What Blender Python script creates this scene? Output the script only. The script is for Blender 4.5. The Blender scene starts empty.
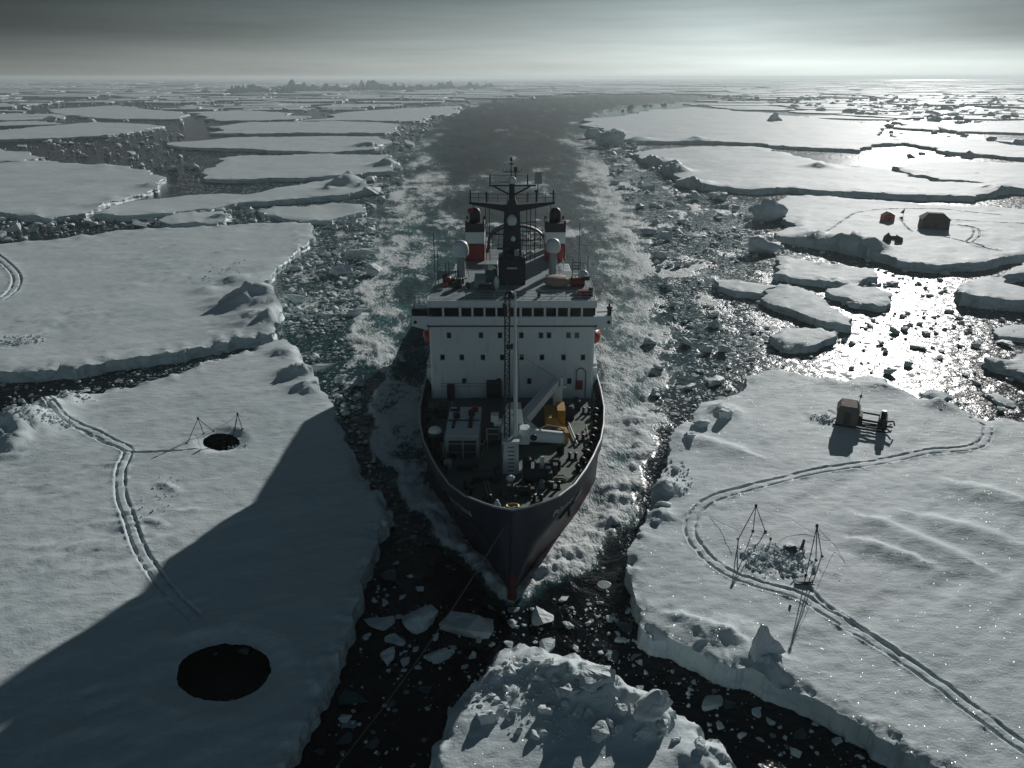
import bpy, bmesh, math, random
import numpy as np
from mathutils import Vector, Matrix, noise as mnoise
from mathutils.geometry import delaunay_2d_cdt

# ------------------------------------------------------------------ camera, sky, sun, exposure
SC = bpy.context.scene
R = math.radians
FPX, HCAM, HORY = 780.0, 47.0, 77.0
PITCH = math.atan((384 - HORY) / FPX)
CP, SP = math.cos(PITCH), math.sin(PITCH)
cd = bpy.data.cameras.new('camera'); cam = bpy.data.objects.new('camera', cd)
SC.collection.objects.link(cam); SC.camera = cam
cam.location = (0, 0, HCAM); cam.rotation_euler = (R(90) - PITCH, 0, 0)
cd.sensor_width = 36; cd.lens = FPX * 36 / 1024; cd.clip_start = .5; cd.clip_end = 80000

SUN_AZ, SUN_EL = 26.5, 17.8
w = bpy.data.worlds.new('World'); SC.world = w; w.use_nodes = True
nt = w.node_tree; N = nt.nodes; L = nt.links
bg = N['Background']; bg.inputs[1].default_value = .10
sky = N.new('ShaderNodeTexSky'); sky.sky_type = 'NISHITA'; sky.sun_disc = False
sky.sun_elevation = R(SUN_EL); sky.sun_rotation = R(SUN_AZ)
sky.altitude = 0; sky.air_density = 1.0; sky.dust_density = .7; sky.ozone_density = 1.0
tc = N.new('ShaderNodeTexCoord'); sx = N.new('ShaderNodeSeparateXYZ'); L.new(tc.outputs['Generated'], sx.inputs[0])
def ramp(src, pts):
    q = N.new('ShaderNodeValToRGB'); q.color_ramp.interpolation = 'B_SPLINE'
    e = q.color_ramp.elements
    while len(e) < len(pts): e.new(.5)
    for i, (p, c) in enumerate(pts): e[i].position = p; e[i].color = (*c, 1) if not isinstance(c, (int, float)) else (c, c, c, 1)
    L.new(src, q.inputs[0]); return q.outputs[0]
hs = N.new('ShaderNodeHueSaturation'); hs.inputs['Saturation'].default_value = .12
L.new(sky.outputs[0], hs.inputs['Color'])
# sky tone by height: unseen overhead darkened to deepen shadows, pale strip over the skyline
deck = ramp(sx.outputs['Z'], [(0, (.82, .89, .87)), (.035, (.66, .765, .77)), (.10, (.30, .385, .405)), (.2, (.115, .18, .23)), (.6, (.10, .175, .23))])
mp = N.new('ShaderNodeMapping'); mp.inputs['Scale'].default_value = (1.3, 1.3, 24); mp.inputs['Rotation'].default_value = (0, R(1.2), 0)
nz = N.new('ShaderNodeTexNoise'); nz.inputs['Scale'].default_value = 1.6; nz.inputs['Detail'].default_value = 6; nz.inputs['Roughness'].default_value = .55
L.new(tc.outputs['Generated'], mp.inputs[0]); L.new(mp.outputs[0], nz.inputs['Vector'])
mr = N.new('ShaderNodeMapRange'); mr.inputs[1].default_value = .3; mr.inputs[2].default_value = .7; mr.inputs[3].default_value = .80; mr.inputs[4].default_value = 1.18
L.new(nz.outputs[0], mr.inputs[0])
m1 = N.new('ShaderNodeVectorMath'); m1.operation = 'MULTIPLY'; q1 = N.new('ShaderNodeVectorMath'); q1.operation = 'ADD'; q1.inputs[1].default_value = (34, 34, 34); L.new(hs.outputs[0], q1.inputs[0])
q2 = N.new('ShaderNodeVectorMath'); q2.operation = 'DIVIDE'; L.new(hs.outputs[0], q2.inputs[0]); L.new(q1.outputs[0], q2.inputs[1])
q3 = N.new('ShaderNodeVectorMath'); q3.operation = 'SCALE'; q3.inputs['Scale'].default_value = 38; L.new(q2.outputs[0], q3.inputs[0])
L.new(q3.outputs[0], m1.inputs[0]); L.new(deck, m1.inputs[1])
m2 = N.new('ShaderNodeVectorMath'); m2.operation = 'SCALE'; L.new(m1.outputs[0], m2.inputs[0]); L.new(mr.outputs[0], m2.inputs['Scale'])
n9 = N.new('ShaderNodeTexNoise'); n9.inputs['Scale'].default_value = 2.2; n9.inputs['Detail'].default_value = 5
p9 = N.new('ShaderNodeMapping'); p9.inputs['Scale'].default_value = (1, 1, 5); L.new(tc.outputs['Generated'], p9.inputs[0]); L.new(p9.outputs[0], n9.inputs['Vector'])
a9 = N.new('ShaderNodeMath'); a9.operation = 'MULTIPLY_ADD'; a9.inputs[1].default_value = .35; L.new(n9.outputs[0], a9.inputs[0]); L.new(sx.outputs['X'], a9.inputs[2])
b9 = N.new('ShaderNodeMapRange'); b9.interpolation_type = 'SMOOTHSTEP'; b9.inputs[1].default_value = -.50; b9.inputs[2].default_value = .42; b9.inputs[3].default_value = .26; b9.inputs[4].default_value = 1.0
L.new(a9.outputs[0], b9.inputs[0])
c9 = N.new('ShaderNodeMapRange'); c9.interpolation_type = 'SMOOTHSTEP'; c9.inputs[1].default_value = .36; c9.inputs[2].default_value = .85; c9.inputs[3].default_value = 1.0; c9.inputs[4].default_value = .26
L.new(a9.outputs[0], c9.inputs[0])
d9 = N.new('ShaderNodeMath'); d9.operation = 'MULTIPLY'; L.new(b9.outputs[0], d9.inputs[0]); L.new(c9.outputs[0], d9.inputs[1])
k9 = N.new('ShaderNodeMapRange'); k9.interpolation_type = 'SMOOTHSTEP'; k9.inputs[1].default_value = 0; k9.inputs[2].default_value = .055; k9.inputs[3].default_value = .62; k9.inputs[4].default_value = 0
L.new(sx.outputs['Z'], k9.inputs[0])                    # the bank stands clear of the hazy skyline
f9 = N.new('ShaderNodeMix'); f9.data_type = 'FLOAT'; f9.inputs[3].default_value = 1; L.new(k9.outputs[0], f9.inputs[0]); L.new(d9.outputs[0], f9.inputs[2])
m9 = N.new('ShaderNodeVectorMath'); m9.operation = 'SCALE'; L.new(m2.outputs[0], m9.inputs[0]); L.new(f9.outputs[0], m9.inputs['Scale'])
e9 = N.new('ShaderNodeMapRange'); e9.interpolation_type = 'SMOOTHSTEP'; e9.inputs[1].default_value = .1; e9.inputs[2].default_value = -.7; e9.inputs[3].default_value = 1.0; e9.inputs[4].default_value = 3.6  # unseen sky behind the camera brightened to fill the ship's shaded front
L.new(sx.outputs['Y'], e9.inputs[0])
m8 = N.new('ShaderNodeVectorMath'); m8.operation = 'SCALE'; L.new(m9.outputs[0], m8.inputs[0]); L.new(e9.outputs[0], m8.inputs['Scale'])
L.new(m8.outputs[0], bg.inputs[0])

ld = bpy.data.lights.new('sun', 'SUN'); ld.energy = 5.0; ld.angle = R(.55); ld.color = (1.0, .985, .955)
sun = bpy.data.objects.new('sun', ld); SC.collection.objects.link(sun)
sdir = Vector((math.sin(R(SUN_AZ)) * math.cos(R(SUN_EL)), math.cos(R(SUN_AZ)) * math.cos(R(SUN_EL)), math.sin(R(SUN_EL))))
sun.rotation_euler = (-sdir).to_track_quat('-Z', 'Y').to_euler(); sun.location = sdir * 300

VS = SC.view_settings; VS.view_transform = 'Standard'; VS.look = 'None'; VS.gamma = 1; VS.use_curve_mapping = False
VS.exposure = -.75
SC.render.engine = 'CYCLES'
CY = SC.cycles
CY.max_bounces = 5; CY.diffuse_bounces = 2; CY.glossy_bounces = 2; CY.transmission_bounces = 2; CY.volume_bounces = 0
CY.transparent_max_bounces = 4; CY.caustics_reflective = False; CY.caustics_refractive = False
CY.use_denoising = True; CY.sample_clamp_direct = 12; CY.sample_clamp_indirect = 3
CY.volume_max_steps = 64

rnd = random.Random(11)
RG = np.random.default_rng(7)

# ------------------------------------------------------------------ helpers: rays, noise, polygons
def ray(px, py):
    x = px - 512; y = py - 384
    return x, FPX * CP - y * SP, FPX * SP + y * CP
def g(px, py, z=0.0):                      # the point of the level z seen at a pixel (world metres)
    a, b, d = ray(px, max(py, 78.5)); t = (HCAM - z) / d
    return (a * t, b * t)
def atY(px, py, Y):
    a, b, d = ray(px, py); t = Y / b
    return Vector((a * t, Y, HCAM - d * t))
def mpp(y):                                # metres per pixel across, at world distance y on the ice
    return (y * CP + HCAM * SP) / FPX

def _hash(ix, iy, seed):
    h = (ix.astype(np.int64) * 374761393 + iy.astype(np.int64) * 668265263 + seed * 974634521) & 0x7fffffff
    h = ((h ^ (h >> 13)) * 1274126177) & 0x7fffffff
    return ((h ^ (h >> 16)) & 0xffff) / 65535.0
def vnoise(x, y, seed=0):
    x = np.asarray(x, float); y = np.asarray(y, float)
    ix = np.floor(x); iy = np.floor(y); fx = x - ix; fy = y - iy
    fx = fx * fx * fx * (fx * (fx * 6 - 15) + 10); fy = fy * fy * fy * (fy * (fy * 6 - 15) + 10)
    a = _hash(ix, iy, seed); b = _hash(ix + 1, iy, seed); c = _hash(ix, iy + 1, seed); d = _hash(ix + 1, iy + 1, seed)
    return (a * (1 - fx) + b * fx) * (1 - fy) + (c * (1 - fx) + d * fx) * fy
def fbm(x, y, seed=0, octs=4, gain=.5):
    s = 0; a = 1; n = 0
    for o in range(octs):
        s = s + a * (vnoise(x, y, seed + o * 17) - .5); n += a * .5
        x = x * 2.03 + 3.1; y = y * 2.03 - 1.7; a *= gain
    return s / n
def ridged(x, y, seed=0, octs=4):
    s = 0; a = 1; n = 0
    for o in range(octs):
        s = s + a * (1 - np.abs(2 * vnoise(x, y, seed + o * 13) - 1)) ; n += a
        x = x * 2.1 + 5; y = y * 2.1 - 3; a *= .5
    return s / n
def sstep(a, b, x):
    t = np.clip((x - a) / (b - a), 0, 1); return t * t * (3 - 2 * t)
def pip(P, poly):
    P = np.asarray(P, float); q = np.asarray(poly, float)
    x = P[:, 0]; y = P[:, 1]; ins = np.zeros(len(P), bool)
    lo = q.min(0); hi = q.max(0)
    m = (x >= lo[0]) & (x <= hi[0]) & (y >= lo[1]) & (y <= hi[1])
    if not m.any(): return ins
    xs = x[m]; ys = y[m]; r = np.zeros(len(xs), bool)
    j = len(q) - 1
    for i in range(len(q)):
        xi, yi = q[i]; xj, yj = q[j]
        if yi != yj:
            c = ((yi > ys) != (yj > ys)) & (xs < (xj - xi) * (ys - yi) / (yj - yi) + xi)
            r ^= c
        j = i
    ins[m] = r
    return ins
def segdist(P, A, closed=True):
    """distance of every point to a polyline, and the arc length of the nearest point"""
    P = np.asarray(P, float); A = np.asarray(A, float)
    B = np.roll(A, -1, 0) if closed else A[1:]
    A0 = A if closed else A[:-1]
    best = np.full(len(P), 1e9); arc = np.zeros(len(P)); side = np.zeros(len(P)); acc = 0
    for a, b in zip(A0, B):
        d = b - a; l2 = d @ d
        if l2 < 1e-9: continue
        l = math.sqrt(l2)
        t = np.clip(((P - a) @ d) / l2, 0, 1)
        v = P - (a + t[:, None] * d); dd = np.hypot(v[:, 0], v[:, 1])
        m = dd < best
        best[m] = dd[m]; arc[m] = acc + t[m] * l
        side[m] = np.sign(d[0] * v[m, 1] - d[1] * v[m, 0])
        acc += l
    return best, arc, side
def smooth_line(pts, n=8):                 # Catmull-Rom
    P = [np.array(p, float) for p in pts]; P = [2 * P[0] - P[1]] + P + [2 * P[-1] - P[-2]]
    out = []
    for i in range(1, len(P) - 2):
        for k in range(n):
            t = k / n
            out.append(.5 * (2 * P[i] + (P[i + 1] - P[i - 1]) * t + (2 * P[i - 1] - 5 * P[i] + 4 * P[i + 1] - P[i + 2]) * t * t
                             + (3 * P[i] - P[i - 1] - 3 * P[i + 1] + P[i + 2]) * t ** 3))
    out.append(P[-2]); return np.array(out)

# ------------------------------------------------------------------ helpers: objects
def link(o): SC.collection.objects.link(o); return o
def tag(o, label=None, cat=None, group=None, kind=None):
    if label: o['label'] = label
    if cat: o['category'] = cat
    if group: o['group'] = group
    if kind: o['kind'] = kind
    return o
def mesh_obj(name, V, F, mats, parent=None, fmat=None, smooth=None):
    me = bpy.data.meshes.new(name)
    me.from_pydata([tuple(v) for v in V], [], [tuple(f) for f in F])
    for m in (mats if isinstance(mats, (list, tuple)) else [mats]): me.materials.append(m)
    if fmat is not None: me.polygons.foreach_set('material_index', np.asarray(fmat, np.int32))
    if smooth is True: me.polygons.foreach_set('use_smooth', np.ones(len(me.polygons), bool))
    elif smooth is not None: me.polygons.foreach_set('use_smooth', np.asarray(smooth, bool))
    me.update()
    o = link(bpy.data.objects.new(name, me))
    if parent: adopt(o, parent)
    return o
def wloc(o):
    v = Vector(o.location)
    while o.parent: v = v + o.parent.location; o = o.parent
    return v
def adopt(o, p):                           # meshes are written in world metres: keep them there
    o.parent = p; o.matrix_parent_inverse = Matrix.Identity(4)
    q = wloc(p)
    if o.type == 'MESH': o.data.transform(Matrix.Translation(-q))
def empty(name, loc, label, cat, group=None, rz=0):
    o = link(bpy.data.objects.new(name, None)); o.location = loc; o.rotation_euler = (0, 0, rz); o.empty_display_size = .3
    return tag(o, label, cat, group)
def copy_tree(o, parent=None):
    c = o.copy(); SC.collection.objects.link(c)
    if parent: c.parent = parent
    for ch in list(o.children): copy_tree(ch, c)
    return c

class MB:
    def __init__(s): s.V = []; s.F = []; s.S = []
    def add(s, V, F, smooth=False):
        n = len(s.V); s.V += [tuple(v) for v in V]; s.F += [tuple(i + n for i in f) for f in F]; s.S += [smooth] * len(F); return s
    def hexa(s, b, t): return s.add(list(b) + list(t), [(3, 2, 1, 0), (4, 5, 6, 7), (0, 1, 5, 4), (1, 2, 6, 5), (2, 3, 7, 6), (3, 0, 4, 7)])
    def box(s, x0, x1, y0, y1, z0, z1, bev=0):
        if bev:
            b = bev; ring = [(x0 + b, y0), (x1 - b, y0), (x1, y0 + b), (x1, y1 - b), (x1 - b, y1), (x0 + b, y1), (x0, y1 - b), (x0, y0 + b)]
            return s.prism([(x, y) for x, y in ring], z0, z1, b)
        return s.hexa([(x0, y0, z0), (x1, y0, z0), (x1, y1, z0), (x0, y1, z0)], [(x0, y0, z1), (x1, y0, z1), (x1, y1, z1), (x0, y1, z1)])
    def prism(s, ring, z0, z1, bev=0):
        n = len(ring); cx = sum(p[0] for p in ring) / n; cy = sum(p[1] for p in ring) / n
        rows = [(z0, 0)] + ([(z1 - bev, 0), (z1, bev)] if bev else [(z1, 0)])
        V = []
        for z, ins in rows:
            for x, y in ring:
                l = math.hypot(x - cx, y - cy) or 1; k = 1 - ins / l
                V.append((cx + (x - cx) * k, cy + (y - cy) * k, z))
        F = [tuple(range(n - 1, -1, -1)), tuple(range((len(rows) - 1) * n, len(rows) * n))]
        for r in range(len(rows) - 1):
            for i in range(n):
                j = (i + 1) % n; F.append((r * n + i, r * n + j, (r + 1) * n + j, (r + 1) * n + i))
        return s.add(V, F)
    def ybox(s, prof, y0, y1):             # profile in x,z swept along y
        n = len(prof); V = [(x, y0, z) for x, z in prof] + [(x, y1, z) for x, z in prof]
        F = [tuple(range(n)), tuple(range(2 * n - 1, n - 1, -1))] + [(i, i + n, (i + 1) % n + n, (i + 1) % n) for i in range(n)]
        return s.add(V, F)
    def xbox(s, prof, x0, x1):             # profile in y,z swept along x
        n = len(prof); V = [(x0, y, z) for y, z in prof] + [(x1, y, z) for y, z in prof]
        F = [tuple(range(n - 1, -1, -1)), tuple(range(n, 2 * n))] + [(i, (i + 1) % n, (i + 1) % n + n, i + n) for i in range(n)]
        return s.add(V, F)
    def tube(s, a, b, r, r2=None, n=8, caps=True):
        a = Vector(a); b = Vector(b); r2 = r if r2 is None else r2
        d = (b - a).normalized(); u = d.orthogonal().normalized(); v = d.cross(u)
        V = []
        for p, q in ((a, r), (b, r2)):
            for i in range(n):
                t = 2 * math.pi * i / n; V.append(p + u * (q * math.cos(t)) + v * (q * math.sin(t)))
        F = [(i, (i + 1) % n, (i + 1) % n + n, i + n) for i in range(n)]
        s.add(V, F, n > 6)
        if caps: s.add(V, [tuple(range(n - 1, -1, -1)), tuple(range(n, 2 * n))])
        return s
    def path(s, pts, r, n=5):
        for a, b in zip(pts[:-1], pts[1:]): s.tube(a, b, r, n=n)
        return s
    def lathe(s, c, prof, n=16):           # prof: (radius, z) from bottom to top
        V = []; F = []
        for r, z in prof:
            for i in range(n):
                t = 2 * math.pi * i / n; V.append((c[0] + r * math.cos(t), c[1] + r * math.sin(t), c[2] + z))
        for k in range(len(prof) - 1):
            for i in range(n):
                j = (i + 1) % n; F.append((k * n + i, k * n + j, (k + 1) * n + j, (k + 1) * n + i))
        F.append(tuple(range(n - 1, -1, -1))); F.append(tuple(range((len(prof) - 1) * n, len(prof) * n)))
        return s.add(V, F, True)
    def build(s, name, mat, parent=None): return mesh_obj(name, s.V, s.F, mat, parent, smooth=s.S)
def rail(mb, pts, h=1.05, r=.028, rows=3, gap=1.5):
    for a, b in zip(pts[:-1], pts[1:]):
        a = Vector(a); b = Vector(b); l = (b - a).length; n = max(1, round(l / gap))
        for k in range(rows): dz = Vector((0, 0, h * (k + 1) / rows)); mb.tube(a + dz, b + dz, r * (1.15 if k == rows - 1 else .8), n=5)
        for i in range(n + 1): p = a.lerp(b, i / n); mb.tube(p, p + Vector((0, 0, h)), r, n=5)
    return mb

# ------------------------------------------------------------------ materials
def new_mat(name):
    m = bpy.data.materials.new(name); m.use_nodes = True
    return m, m.node_tree.nodes, m.node_tree.links, m.node_tree.nodes['Principled BSDF']
def paint(name, col, rough=.5, var=.12, scale=1.2, metal=0, dirt=None, dirt_amt=.35, bump=.0):
    m, n, l, p = new_mat(name)
    tc = n.new('ShaderNodeTexCoord'); nz = n.new('ShaderNodeTexNoise'); nz.inputs['Scale'].default_value = scale; nz.inputs['Detail'].default_value = 6
    l.new(tc.outputs['Object'], nz.inputs['Vector'])
    mx = n.new('ShaderNodeMix'); mx.data_type = 'RGBA'
    mx.inputs[6].default_value = (*[c * (1 - var) for c in col], 1); mx.inputs[7].default_value = (*[min(1, c * (1 + var)) for c in col], 1)
    l.new(nz.outputs[0], mx.inputs[0]); out = mx.outputs[2]
    if dirt:
        mp = n.new('ShaderNodeMapping'); mp.inputs['Scale'].default_value = (1.3, 1.3, .22)
        n2 = n.new('ShaderNodeTexNoise'); n2.inputs['Scale'].default_value = 1.4; n2.inputs['Detail'].default_value = 8
        l.new(tc.outputs['Object'], mp.inputs[0]); l.new(mp.outputs[0], n2.inputs['Vector'])
        rp = n.new('ShaderNodeMapRange'); rp.inputs[1].default_value = .56; rp.inputs[2].default_value = .78; rp.inputs[4].default_value = dirt_amt
        l.new(n2.outputs[0], rp.inputs[0])
        m2 = n.new('ShaderNodeMix'); m2.data_type = 'RGBA'; m2.inputs[7].default_value = (*dirt, 1)
        l.new(rp.outputs[0], m2.inputs[0]); l.new(out, m2.inputs[6]); out = m2.outputs[2]
    l.new(out, p.inputs['Base Color'])
    rr = n.new('ShaderNodeMapRange'); rr.inputs[3].default_value = rough * .8; rr.inputs[4].default_value = min(1, rough * 1.25)
    l.new(nz.outputs[0], rr.inputs[0]); l.new(rr.outputs[0], p.inputs['Roughness'])
    p.inputs['Metallic'].default_value = metal
    if bump:
        b = n.new('ShaderNodeBump'); b.inputs['Strength'].default_value = bump; b.inputs['Distance'].default_value = .05
        l.new(nz.outputs[0], b.inputs['Height']); l.new(b.outputs[0], p.inputs['Normal'])
    return m
def snow_mat(name, c0, c1, rough=.75, bump=.42, sparkle=True, big=.05, spec=.3):
    m, n, l, p = new_mat(name)
    tc = n.new('ShaderNodeNewGeometry').outputs['Position']
    def noi(scale, det, mapping=None):
        z = n.new('ShaderNodeTexNoise'); z.inputs['Scale'].default_value = scale; z.inputs['Detail'].default_value = det
        if mapping:
            q = n.new('ShaderNodeMapping'); q.inputs['Scale'].default_value = mapping; q.inputs['Rotation'].default_value = (0, 0, R(38))
            l.new(tc, q.inputs[0]); l.new(q.outputs[0], z.inputs['Vector'])
        else: l.new(tc, z.inputs['Vector'])
        return z.outputs[0]
    a = noi(big, 5); b = noi(1.0, 7, (.5, 1.15, 1)); c = noi(4.5, 4)
    mx = n.new('ShaderNodeMix'); mx.data_type = 'RGBA'; mx.inputs[6].default_value = (*c0, 1); mx.inputs[7].default_value = (*c1, 1)
    mr = n.new('ShaderNodeMapRange'); mr.inputs[1].default_value = .32; mr.inputs[2].default_value = .68
    l.new(a, mr.inputs[0]); l.new(mr.outputs[0], mx.inputs[0]); l.new(mx.outputs[2], p.inputs['Base Color'])
    ad = n.new('ShaderNodeMath'); ad.operation = 'MULTIPLY_ADD'; ad.inputs[1].default_value = .35
    l.new(c, ad.inputs[0]); l.new(b, ad.inputs[2])
    bp = n.new('ShaderNodeBump'); bp.inputs['Strength'].default_value = bump; bp.inputs['Distance'].default_value = .22
    l.new(ad.outputs[0], bp.inputs['Height']); l.new(bp.outputs[0], p.inputs['Normal'])
    p.inputs['Roughness'].default_value = rough; p.inputs['Specular IOR Level'].default_value = spec
    if sparkle:                            # crystal faces that catch the sun
        v = n.new('ShaderNodeTexVoronoi'); v.inputs['Scale'].default_value = 10; l.new(tc, v.inputs['Vector'])
        sb = n.new('ShaderNodeVectorMath'); sb.operation = 'SUBTRACT'; sb.inputs[1].default_value = (.5, .5, .0)
        l.new(v.outputs['Color'], sb.inputs[0])
        ml = n.new('ShaderNodeVectorMath'); ml.operation = 'MULTIPLY'; ml.inputs[1].default_value = (1.1, 1.1, .3); l.new(sb.outputs[0], ml.inputs[0])
        av = n.new('ShaderNodeVectorMath'); av.operation = 'ADD'; av.inputs[1].default_value = (0, 0, 1); l.new(ml.outputs[0], av.inputs[0])
        nn = n.new('ShaderNodeVectorMath'); nn.operation = 'NORMALIZE'; l.new(av.outputs[0], nn.inputs[0])
        lt = n.new('ShaderNodeMath'); lt.operation = 'LESS_THAN'; lt.inputs[1].default_value = .28; l.new(v.outputs['Distance'], lt.inputs[0])
        mu = n.new('ShaderNodeMath'); mu.operation = 'MULTIPLY'; mu.inputs[1].default_value = .38; l.new(lt.outputs[0], mu.inputs[0])
        l.new(mu.outputs[0], p.inputs['Coat Weight']); p.inputs['Coat Roughness'].default_value = .12; l.new(nn.outputs[0], p.inputs['Coat Normal'])
    return m

M = {}
M['snow'] = snow_mat('snow', (.645, .735, .76), (.75, .82, .84), rough=.70, spec=.20)
M['ice_side'] = snow_mat('ice_side', (.50, .63, .66), (.68, .77, .79), rough=.5, bump=.9, sparkle=False, big=.25)
M['block'] = snow_mat('block_ice', (.60, .70, .72), (.78, .83, .84), rough=.6, bump=.8, sparkle=False, big=.4)
M['wet_shade_ice'] = snow_mat('wet_shade_ice', (.035, .075, .085), (.10, .16, .17), rough=.3, bump=.6, sparkle=False, big=.5)  # dark tone for awash ice, also painted shade inside the floe holes
M['white'] = paint('white_paint', (.76, .82, .83), .45, .06, .7, dirt=(.30, .22, .16), dirt_amt=.30)
M['grey'] = paint('grey_paint', (.34, .40, .41), .5, .12, 1.0, dirt=(.16, .11, .08), dirt_amt=.4)
M['navy'] = paint('navy_hull', (.010, .017, .036), .55, .25, .6, dirt=(.03, .022, .02), dirt_amt=.5)
M['keelred'] = paint('red_bottom_paint', (.085, .014, .014), .6, .3, .8, dirt=(.05, .03, .03), dirt_amt=.6)
M['red'] = paint('red_paint', (.26, .018, .02), .42, .15, .8)
M['orange'] = paint('orange_paint', (.42, .05, .03), .4, .12, .8)
M['yellow'] = paint('yellow_paint', (.50, .25, .025), .5, .18, 1.2, dirt=(.12, .08, .05))
M['deck'] = paint('green_deck', (.115, .15, .13), .75, .22, .8, dirt=(.07, .06, .05), dirt_amt=.6)
M['black'] = paint('black_paint', (.012, .013, .015), .5, .3, 1.5)
M['dark'] = paint('dark_gear', (.035, .04, .042), .55, .35, 1.8)
M['mastnavy'] = paint('mast_navy', (.014, .019, .032), .5, .3, 1.0)
M['glass'] = paint('dark_glass', (.010, .013, .015), .12, .1, 1)
M['tan'] = paint('tan_tarp', (.42, .34, .26), .8, .15, 1.5, bump=.3)
M['green'] = paint('green_tarp', (.04, .13, .10), .8, .25, 1.5, bump=.4)
M['rope'] = paint('rope', (.22, .19, .14), .9, .2, 5)
M['wire'] = paint('wire', (.03, .03, .032), .6, .1, 4)
M['brass'] = paint('brass', (.55, .42, .20), .35, .2, 3, metal=.6)
M['canvas'] = paint('grey_canvas', (.13, .115, .105), .85, .2, 1.0, bump=.4)
M['canvasdark'] = paint('dark_canvas', (.085, .058, .048), .85, .25, 1.2, bump=.4)
M['tarp'] = paint('slate_tarp', (.05, .07, .085), .7, .25, 1.5, bump=.4)
M['letter'] = paint('white_lettering', (.70, .73, .74), .5, .05, 2)

def water_mat():
    m, n, l, p = new_mat('sea_water')
    pos = n.new('ShaderNodeNewGeometry').outputs['Position']
    def noi(scale, det=4, vec=None, dist=0):
        z = n.new('ShaderNodeTexNoise'); z.inputs['Scale'].default_value = scale; z.inputs['Detail'].default_value = det
        z.inputs['Distortion'].default_value = dist
        l.new(vec or pos, z.inputs['Vector']); return z.outputs[0]
    def math_(op, a, b=None, c=None):
        q = n.new('ShaderNodeMath'); q.operation = op
        for i, v in enumerate((a, b, c)):
            if v is None: continue
            if isinstance(v, (int, float)): q.inputs[i].default_value = v
            else: l.new(v, q.inputs[i])
        return q.outputs[0]
    def mrange(v, a, b, c=0., d=1.):
        q = n.new('ShaderNodeMapRange'); q.interpolation_type = 'SMOOTHSTEP'
        for i, x in enumerate((v, a, b, c, d)):
            if isinstance(x, (int, float)): q.inputs[i].default_value = x
            else: l.new(x, q.inputs[i])
        return q.outputs[0]
    def attr(nm):
        q = n.new('ShaderNodeAttribute'); q.attribute_name = nm; return q.outputs['Fac']
    foam = attr('foam'); slush = attr('slush'); churn = attr('churn')
    q = n.new('ShaderNodeMapping'); q.inputs['Scale'].default_value = (1.0, .42, 1); q.inputs['Rotation'].default_value = (0, 0, R(12)); l.new(pos, q.inputs[0]); flow = q.outputs[0]
    q = n.new('ShaderNodeMapping'); q.inputs['Scale'].default_value = (1.0, .30, 1); l.new(pos, q.inputs[0]); flow2 = q.outputs[0]
    n1 = noi(.55, 9, flow, 1.6); n2 = noi(.16, 5, flow2, .8); n3 = noi(2.1, 4, flow, .9)
    tex = math_('ADD', math_('MULTIPLY', n1, .34), math_('ADD', math_('MULTIPLY', n2, .28), math_('MULTIPLY', n3, .38)))
    thr = math_('SUBTRACT', .78, math_('MULTIPLY', foam, .43))
    fm = mrange(math_('SUBTRACT', tex, thr), -.09, .085)
    # thin flecks of brash, too small to be pieces of their own
    v1 = n.new('ShaderNodeTexVoronoi'); v1.inputs['Scale'].default_value = .55; l.new(pos, v1.inputs['Vector'])
    v2 = n.new('ShaderNodeTexVoronoi'); v2.inputs['Scale'].default_value = 1.5; l.new(pos, v2.inputs['Vector'])
    s1 = n.new('ShaderNodeSeparateColor'); l.new(v1.outputs['Color'], s1.inputs[0])
    s2 = n.new('ShaderNodeSeparateColor'); l.new(v2.outputs['Color'], s2.inputs[0])
    cl = mrange(noi(.05, 4), .38, .62)
    amt = math_('MULTIPLY', slush, math_('MULTIPLY_ADD', cl, .75, .25))
    f1 = math_('MULTIPLY', math_('LESS_THAN', s1.outputs[0], math_('MULTIPLY', amt, .55)), mrange(v1.outputs['Distance'], .42, .34))
    f2 = math_('MULTIPLY', math_('LESS_THAN', s2.outputs[0], math_('MULTIPLY', amt, .8)), mrange(v2.outputs['Distance'], .42, .32))
    fl = math_('MAXIMUM', f1, math_('MULTIPLY', f2, .8))
    mix0 = n.new('ShaderNodeMix'); mix0.data_type = 'RGBA'     # aerated water turns teal
    mix0.inputs[6].default_value = (.0035, .007, .009, 1); mix0.inputs[7].default_value = (.040, .150, .165, 1)
    l.new(churn, mix0.inputs[0])
    mix1 = n.new('ShaderNodeMix'); mix1.data_type = 'RGBA'; mix1.inputs[7].default_value = (.42, .50, .51, 1)
    l.new(math_('MULTIPLY', fl, .75), mix1.inputs[0]); l.new(mix0.outputs[2], mix1.inputs[6])
    mix2 = n.new('ShaderNodeMix'); mix2.data_type = 'RGBA'; mix2.inputs[7].default_value = (.82, .87, .87, 1)
    l.new(fm, mix2.inputs[0]); l.new(mix1.outputs[2], mix2.inputs[6])
    l.new(mix2.outputs[2], p.inputs['Base Color'])
    cov = math_('MAXIMUM', fm, fl)
    rg = n.new('ShaderNodeMapRange'); rg.inputs[4].default_value = .75
    l.new(math_('MULTIPLY_ADD', attr('wake'), .34, .16), rg.inputs[3])
    l.new(cov, rg.inputs[0]); l.new(rg.outputs[0], p.inputs['Roughness'])
    p.inputs['IOR'].default_value = 1.333
    l.new(math_('MULTIPLY_ADD', attr('wake'), -.32, .5), p.inputs['Specular IOR Level'])
    hgt = math_('ADD', math_('ADD', math_('MULTIPLY', noi(.45, 6, dist=.5), 1.0), math_('MULTIPLY', noi(3.2, 4), .12)),
                math_('ADD', math_('MULTIPLY', fm, math_('MULTIPLY_ADD', n3, .55, .05)), math_('MULTIPLY', fl, .35)))
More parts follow.
